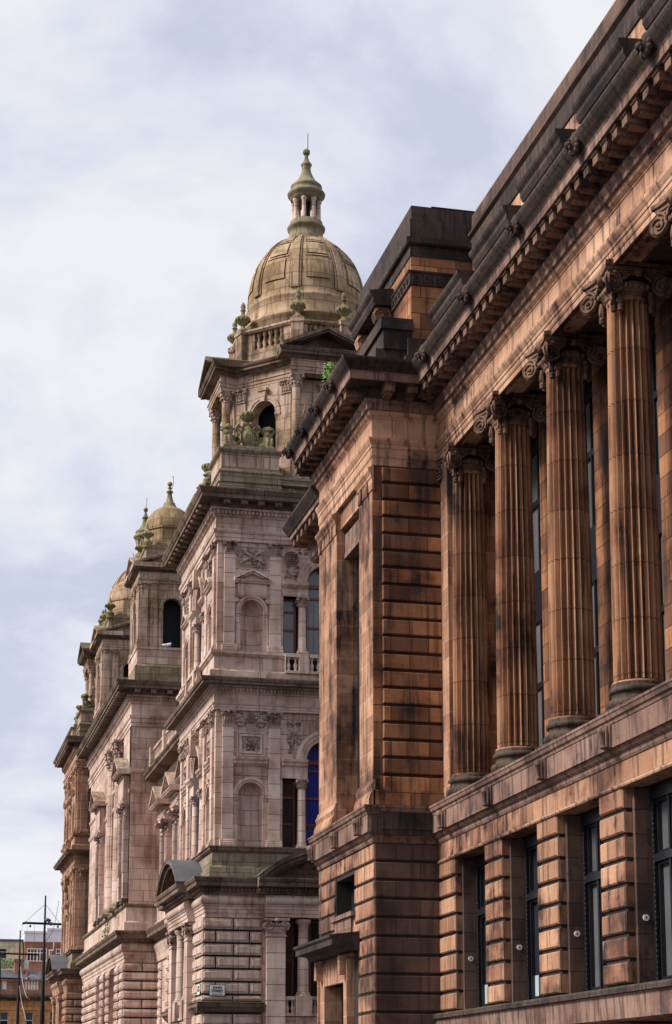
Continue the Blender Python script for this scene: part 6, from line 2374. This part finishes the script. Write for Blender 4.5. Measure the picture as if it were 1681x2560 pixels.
BYK = 205.0
KF = Fr('E', BYK)
bb = empty('brick_building', (17, BYK, 0), 'red brick building with white casement windows under pale blue cladding, far left', 'building')
m = MB()
m.box(KF, 13.85, 24, -8, 0, 0, 18.0)
m.build('wall', 'brick', bb)
m = MB()
m.box(KF, 13.8, 16.2, -6, 0.15, 18.0, 18.95)
m.box(KF, 13.75, 16.25, -6, 0.25, 18.95, 19.15)
m.box(KF, 16.2, 24, -6, 0.1, 18.0, 19.3)
m.box(KF, 16.15, 24, -6, 0.22, 19.3, 19.5)
m.build('roof_cladding', 'metal_roof', bb)
for a, b in ((14.12, 16.25), (17.2, 18.6)):
    m = MB()
    n = 6 if b - a > 2 else 3
    m.box(KF, a, b, 0, 0.08, 15.9, 15.98)
    m.box(KF, a, b, 0, 0.08, 17.2, 17.28)
    m.box(KF, a, b, 0, 0.08, 16.78, 16.86)
    for i in range(n + 1):
        u = a + (b - a - 0.08) * i / n
        m.box(KF, u, u + (0.12 if i == 3 and n == 6 else 0.08), 0, 0.075, 15.98, 17.2)
    w = m.build('window', 'white', bb)
    g = MB()
    g.box(KF, a + 0.04, b - 0.04, 0.01, 0.03, 15.95, 17.25)
    g.build('pane', 'glass', w)
m = MB()
m.tube([(16.7, BYK - 0.1, 15.5), (16.7, BYK - 0.1, 17.0), (16.95, BYK - 0.1, 17.2), (16.95, BYK - 0.1, 18.0)], 0.05, 6)
m.box(KF, 16.4, 16.95, 0.02, 0.15, 17.05, 17.2)
m.tube([(16.5, BYK - 0.1, 15.5), (16.5, BYK - 0.1, 17.1)], 0.045, 6)
m.build('drainpipe', 'white', bb)
pb = empty('pale_building', (11, BYK + 1, 0), 'pale greenish building with grid window behind the orange one, far left edge', 'building')
PF = Fr('E', BYK + 1)
m = MB()
m.box(PF, 2, 13.75, -8, 0, 0, 18.1)
for z in (16.2, 16.9, 17.5):
    m.box(PF, 2, 13.75, 0, 0.05, z, z + 0.06)
m.build('wall', 'palewall', pb)
m = MB()
m.box(PF, 1.9, 13.8, -8.1, 0.2, 18.1, 18.3)
m.build('roof_edge', 'lamp', pb)
m = MB()
for i in range(5):
    m.box(PF, 10.95 + i * 0.24, 10.98 + i * 0.24, 0, 0.05, 15.9, 17.2)
m.box(PF, 10.95, 11.94, 0, 0.05, 16.5, 16.54)
m.box(PF, 10.9, 11.98, 0, 0.06, 17.2, 17.25)
w = m.build('window', 'lamp', pb)
g = MB()
g.box(PF, 10.9, 11.98, 0.005, 0.02, 15.9, 17.2)
g.build('pane', 'glass', w)


def leaves(m, c, r, n, seed, s=0.06, droop=0.0):
    rnd = random.Random(seed)
    for i in range(n):
        a, t, q = rnd.uniform(0, 2 * pi), rnd.uniform(-1, 1), rnd.random() ** 0.5
        p = Vector((c[0] + r[0] * q * cos(a), c[1] + r[1] * q * sin(a), c[2] + r[2] * t - droop * q))
        d = Vector((rnd.uniform(-1, 1), rnd.uniform(-1, 1), rnd.uniform(-0.4, 0.8))).normalized()
        e = d.orthogonal().normalized()
        L_ = s * rnd.uniform(0.7, 1.6)
        m.add([p, p + d * L_ * 0.5 + e * L_ * 0.28, p + d * L_, p + d * L_ * 0.5 - e * L_ * 0.28], [(0, 1, 2, 3)])


def weed(x, y, z, r, n, seed, label, mat='leaf', s=0.06, droop=0.0):
    m = MB()
    leaves(m, (x, y, z + r[2] * 0.6), r, n, seed, s, droop)
    rnd = random.Random(seed)
    for i in range(6):
        m.tube([(x, y, z), (x + rnd.uniform(-1, 1) * r[0], y + rnd.uniform(-1, 1) * r[1], z + r[2] * rnd.uniform(0.8, 1.6) - droop)], 0.008, 4)
    o = m.build('weed', mat)
    return tag(o, label, 'plant', 'weeds growing on the ledges')


weed(10.86, 46.9, 20.62, (0.16, 0.3, 0.3), 130, 1, 'bright green weed sprouting from the brown cornice gutter', 'leaf', 0.09)
weed(14.75, AY - 0.15, 25.3, (0.25, 0.2, 0.16), 90, 2, 'green tuft on the near tower cornice beside the mossy pedestal', 'leaf_dull', 0.07)
weed(12.05, 109.0, B_(9.9) + 0.3, (0.2, 0.5, 0.75), 260, 3, 'green creeper hanging below the giant columns of the middle block', 'leaf_dull', 0.13, 0.5)
weed(13.1, 98.4, B_(18.45), (0.2, 0.3, 0.2), 80, 4, 'grassy tuft on the balustraded balcony cornice of the recessed link', 'leaf_dull', 0.09)
weed(14.5, TCY - 3.3, 31.85, (0.35, 0.2, 0.12), 80, 5, 'small green weeds on the main belvedere cornice below the dome', 'leaf_dull', 0.07)

for a in (pb,):
    m = MB()
    leaves(m, (11.5, 196, 14.95), (1.6, 1.2, 0.42), 900, 12, 0.16)
    o = m.build('roof_shrub', 'leaf_dull')
    tag(o, 'dark green roof garden shrubs behind the orange building chimney', 'plant')

# bag in the turret arch
m = MB()
m.ell((14.2, BY0 + 0.9, B_(25.7)), (0.22, 0.14, 0.09))
m.ell((14.4, BY0 + 0.9, B_(25.74)), (0.14, 0.12, 0.1))
m.ell((14.5, BY0 + 0.88, B_(25.8)), (0.05, 0.05, 0.07))
o = m.build('plastic_bag', 'cloth')
tag(o, 'crumpled pale plastic bag lying in the small tower arch', 'bag')

# street name plates
def text_mesh(parent, body, size, loc, rot, mat, depth=0.006):
    cu = bpy.data.curves.new('lettering', 'FONT')
    cu.body = body
    cu.size = size
    cu.align_x = 'CENTER'
    cu.extrude = depth
    cu.space_line = 0.95
    cu.offset = size * 0.032
    tmp = bpy.data.objects.new('lettering', cu)
    C.objects.link(tmp)
    me = bpy.data.meshes.new_from_object(tmp.evaluated_get(bpy.context.evaluated_depsgraph_get()))
    C.objects.unlink(tmp)
    bpy.data.objects.remove(tmp)
    me.materials.clear()
    me.materials.append(M[mat])
    o = bpy.data.objects.new('lettering', me)
    C.objects.link(o)
    o.parent = parent
    o.location = loc
    o.rotation_euler = rot
    return o


SGY = GY - 0.16
sg = empty('street_sign', (11.98, SGY, 5.57), 'white enamel street name plate reading JOHN STREET facing the viewer', 'sign')


def plate(F, parent, uc, zc, w, h):
    m = MB()
    pts = []
    for cx_, cz_, a0 in ((w / 2 - 0.04, h / 2 - 0.04, 0), (-w / 2 + 0.04, h / 2 - 0.04, 90), (-w / 2 + 0.04, -h / 2 + 0.04, 180), (w / 2 - 0.04, -h / 2 + 0.04, 270)):
        for i in range(5):
            a = radians(a0 + 90 * i / 4)
            pts.append((uc + cx_ + 0.04 * cos(a), zc + cz_ + 0.04 * sin(a)))
    m.prism(F, pts, -0.02, 0.005)
    m.build('border', 'signblack', parent)
    m = MB()
    m.prism(F, [(uc + (u - uc) * 0.94, zc + (z - zc) * 0.91) for u, z in pts], 0.005, 0.010)
    m.build('plate', 'signwhite', parent)


plate(Fr('E', SGY), sg, 11.98, 5.57, 0.6, 0.42)
text_mesh(sg, 'JOHN\nSTREET', 0.135, (0, -0.012, 0.052), (pi / 2, 0, 0), 'signblack')
text_mesh(sg, 'MERCHANT CITY', 0.052, (0, -0.012, -0.165), (pi / 2, 0, 0), 'signblack', 0.003)
SGX = GX - 0.14
s2 = empty('street_sign', (SGX, 70.95, 5.62), 'white street name plate seen edge-on round the corner from JOHN STREET', 'sign')
plate(Fr('S', SGX), s2, 70.95, 5.62, 0.62, 0.42)
text_mesh(s2, 'JOHN\nSTREET', 0.135, (-0.012, 0, 0.045), (pi / 2, 0, -pi / 2), 'signblack')

# white wall discs on the window reveals of the brown building
dlab = ['of the brown window nearest the corner', 'of the second brown window from the corner', 'of the third brown window from the corner', 'of the brown window at the right edge']
for k in range(4):
    y = 44.40 - BAY * k
    m = MB()
    G = Fr('E', y)
    m.disc(G, 13.86, 4.97, 0.062, 0, 0.03, 22)
    o = m.build('wall_disc', 'discwhite')
    a = MB()
    a.box(G, 13.853, 13.867, 0.03, 0.036, 4.95, 5.0)
    a.prism(G, [(13.86, 4.94), (13.885, 4.97), (13.835, 4.97)], 0.03, 0.036)
    a.build('arrow', 'signblack', o)
    tag(o, 'small white disc on the stone reveal ' + dlab[k], 'wall disc', 'white discs on the window reveals')

# masts with yards, cables
def mast(x, y, top, r0, r1, yard, yz, label, lamp=False):
    t = empty('mast', (x, y, 0), label, 'mast', 'dark masts with crossbars')
    m = MB()
    m.tube([(x, y, 0), (x, y, top)], r0, 14, r1)
    m.build('pole', 'iron', t)
    m = MB()
    m.tube([(x + yard[0], y, yz), (x + yard[0] + 0.15, y, yz + 0.035), (x + yard[1], y, yz)], 0.055, 8)
    m.build('crossbar', 'iron', t)
    m = MB()
    zt = yz + 0.95
    for k in (0, 1):
        m.tube([(x, y, zt), (x + yard[k] * 0.93, y, yz + 0.03)], 0.009, 4)
    for f in (0.0, 0.22, 0.55):
        m.tube([(x + yard[0] * (1 - f), y, yz), (x + yard[0] * (1 - f), y, yz - 1.2)], 0.006, 4)
    m.build('stay_cable', 'lamp', t)
    if lamp:
        m = MB()
        m.tube([(x, y - 0.12, yz + 0.12), (x + 0.12, y - 0.14, yz + 0.2), (x + 0.24, y - 0.14, yz + 0.1)], 0.085, 10, 0.10)
        m.ell((x + 0.27, y - 0.14, yz + 0.0), (0.11, 0.1, 0.09))
        m.build('floodlight', 'lamp', t)
        for dx in (-0.68, 0.62):
            m = MB()
            m.ell((x + dx, y, yz - 0.12), (0.05, 0.05, 0.06))
            m.tube([(x + dx, y, yz), (x + dx, y, yz - 0.1)], 0.012, 5)
            m.build('pulley', 'iron', t)
    return t


def cable(pts, label, mat='wire', r=0.02):
    m = MB()
    P = [Vector(p) for p in pts]
    out = []
    for i in range(len(P) - 1):
        for k in range(8):
            t = k / 8
            p0, p1, p2, p3 = P[max(i - 1, 0)], P[i], P[i + 1], P[min(i + 2, len(P) - 1)]
            out.append(0.5 * ((2 * p1) + (p2 - p0) * t + (2 * p0 - 5 * p1 + 4 * p2 - p3) * t * t + (3 * p1 - p0 - 3 * p2 + p3) * t ** 3))
    out.append(P[-1])
    m.tube(out, r, 5)
    return tag(m.build('cable', mat), label, 'cable', 'cables slung from the masts')


mast(7.0, 90, 11.03, 0.16, 0.035, (-1.05, 0.78), 9.68, 'tallest dark mast with floodlight and crossbar beside the far tower', True)
mast(8.14, 125, 12.35, 0.17, 0.04, (-1.2, 1.2), 10.78, 'second dark mast with lower crossbar left of the tall one')
mast(7.75, 140, 11.7, 0.15, 0.05, (-0.7, 1.6), 10.1, 'third dark mast cut by the left edge of the view')
cable([(7.72, 91, 10.9), (7.5, 91, 9.6), (7.15, 91, 8.95), (7.0, 90, 9.1)], 'dark cable drooping from the far tower to the tall mast', 'iron', 0.011)
cable([(8.2, 124.5, 9.9), (8.3, 124, 9.0), (8.5, 123, 8.0), (8.75, 123, 7.75)], 'pale cable with fittings hanging in a curve off the second mast', 'wire', 0.022)
cable([(8.15, 124.4, 8.7), (8.3, 124, 7.6), (8.5, 123, 6.6), (8.55, 123, 6.0)], 'pale cable hanging low beside the second mast')
cable([(6.98, 89.8, 9.0), (6.85, 89, 7.4), (6.6, 88.5, 6.1), (6.35, 88, 5.75)], 'thin dark cable sweeping left from the tall mast', 'iron', 0.011)
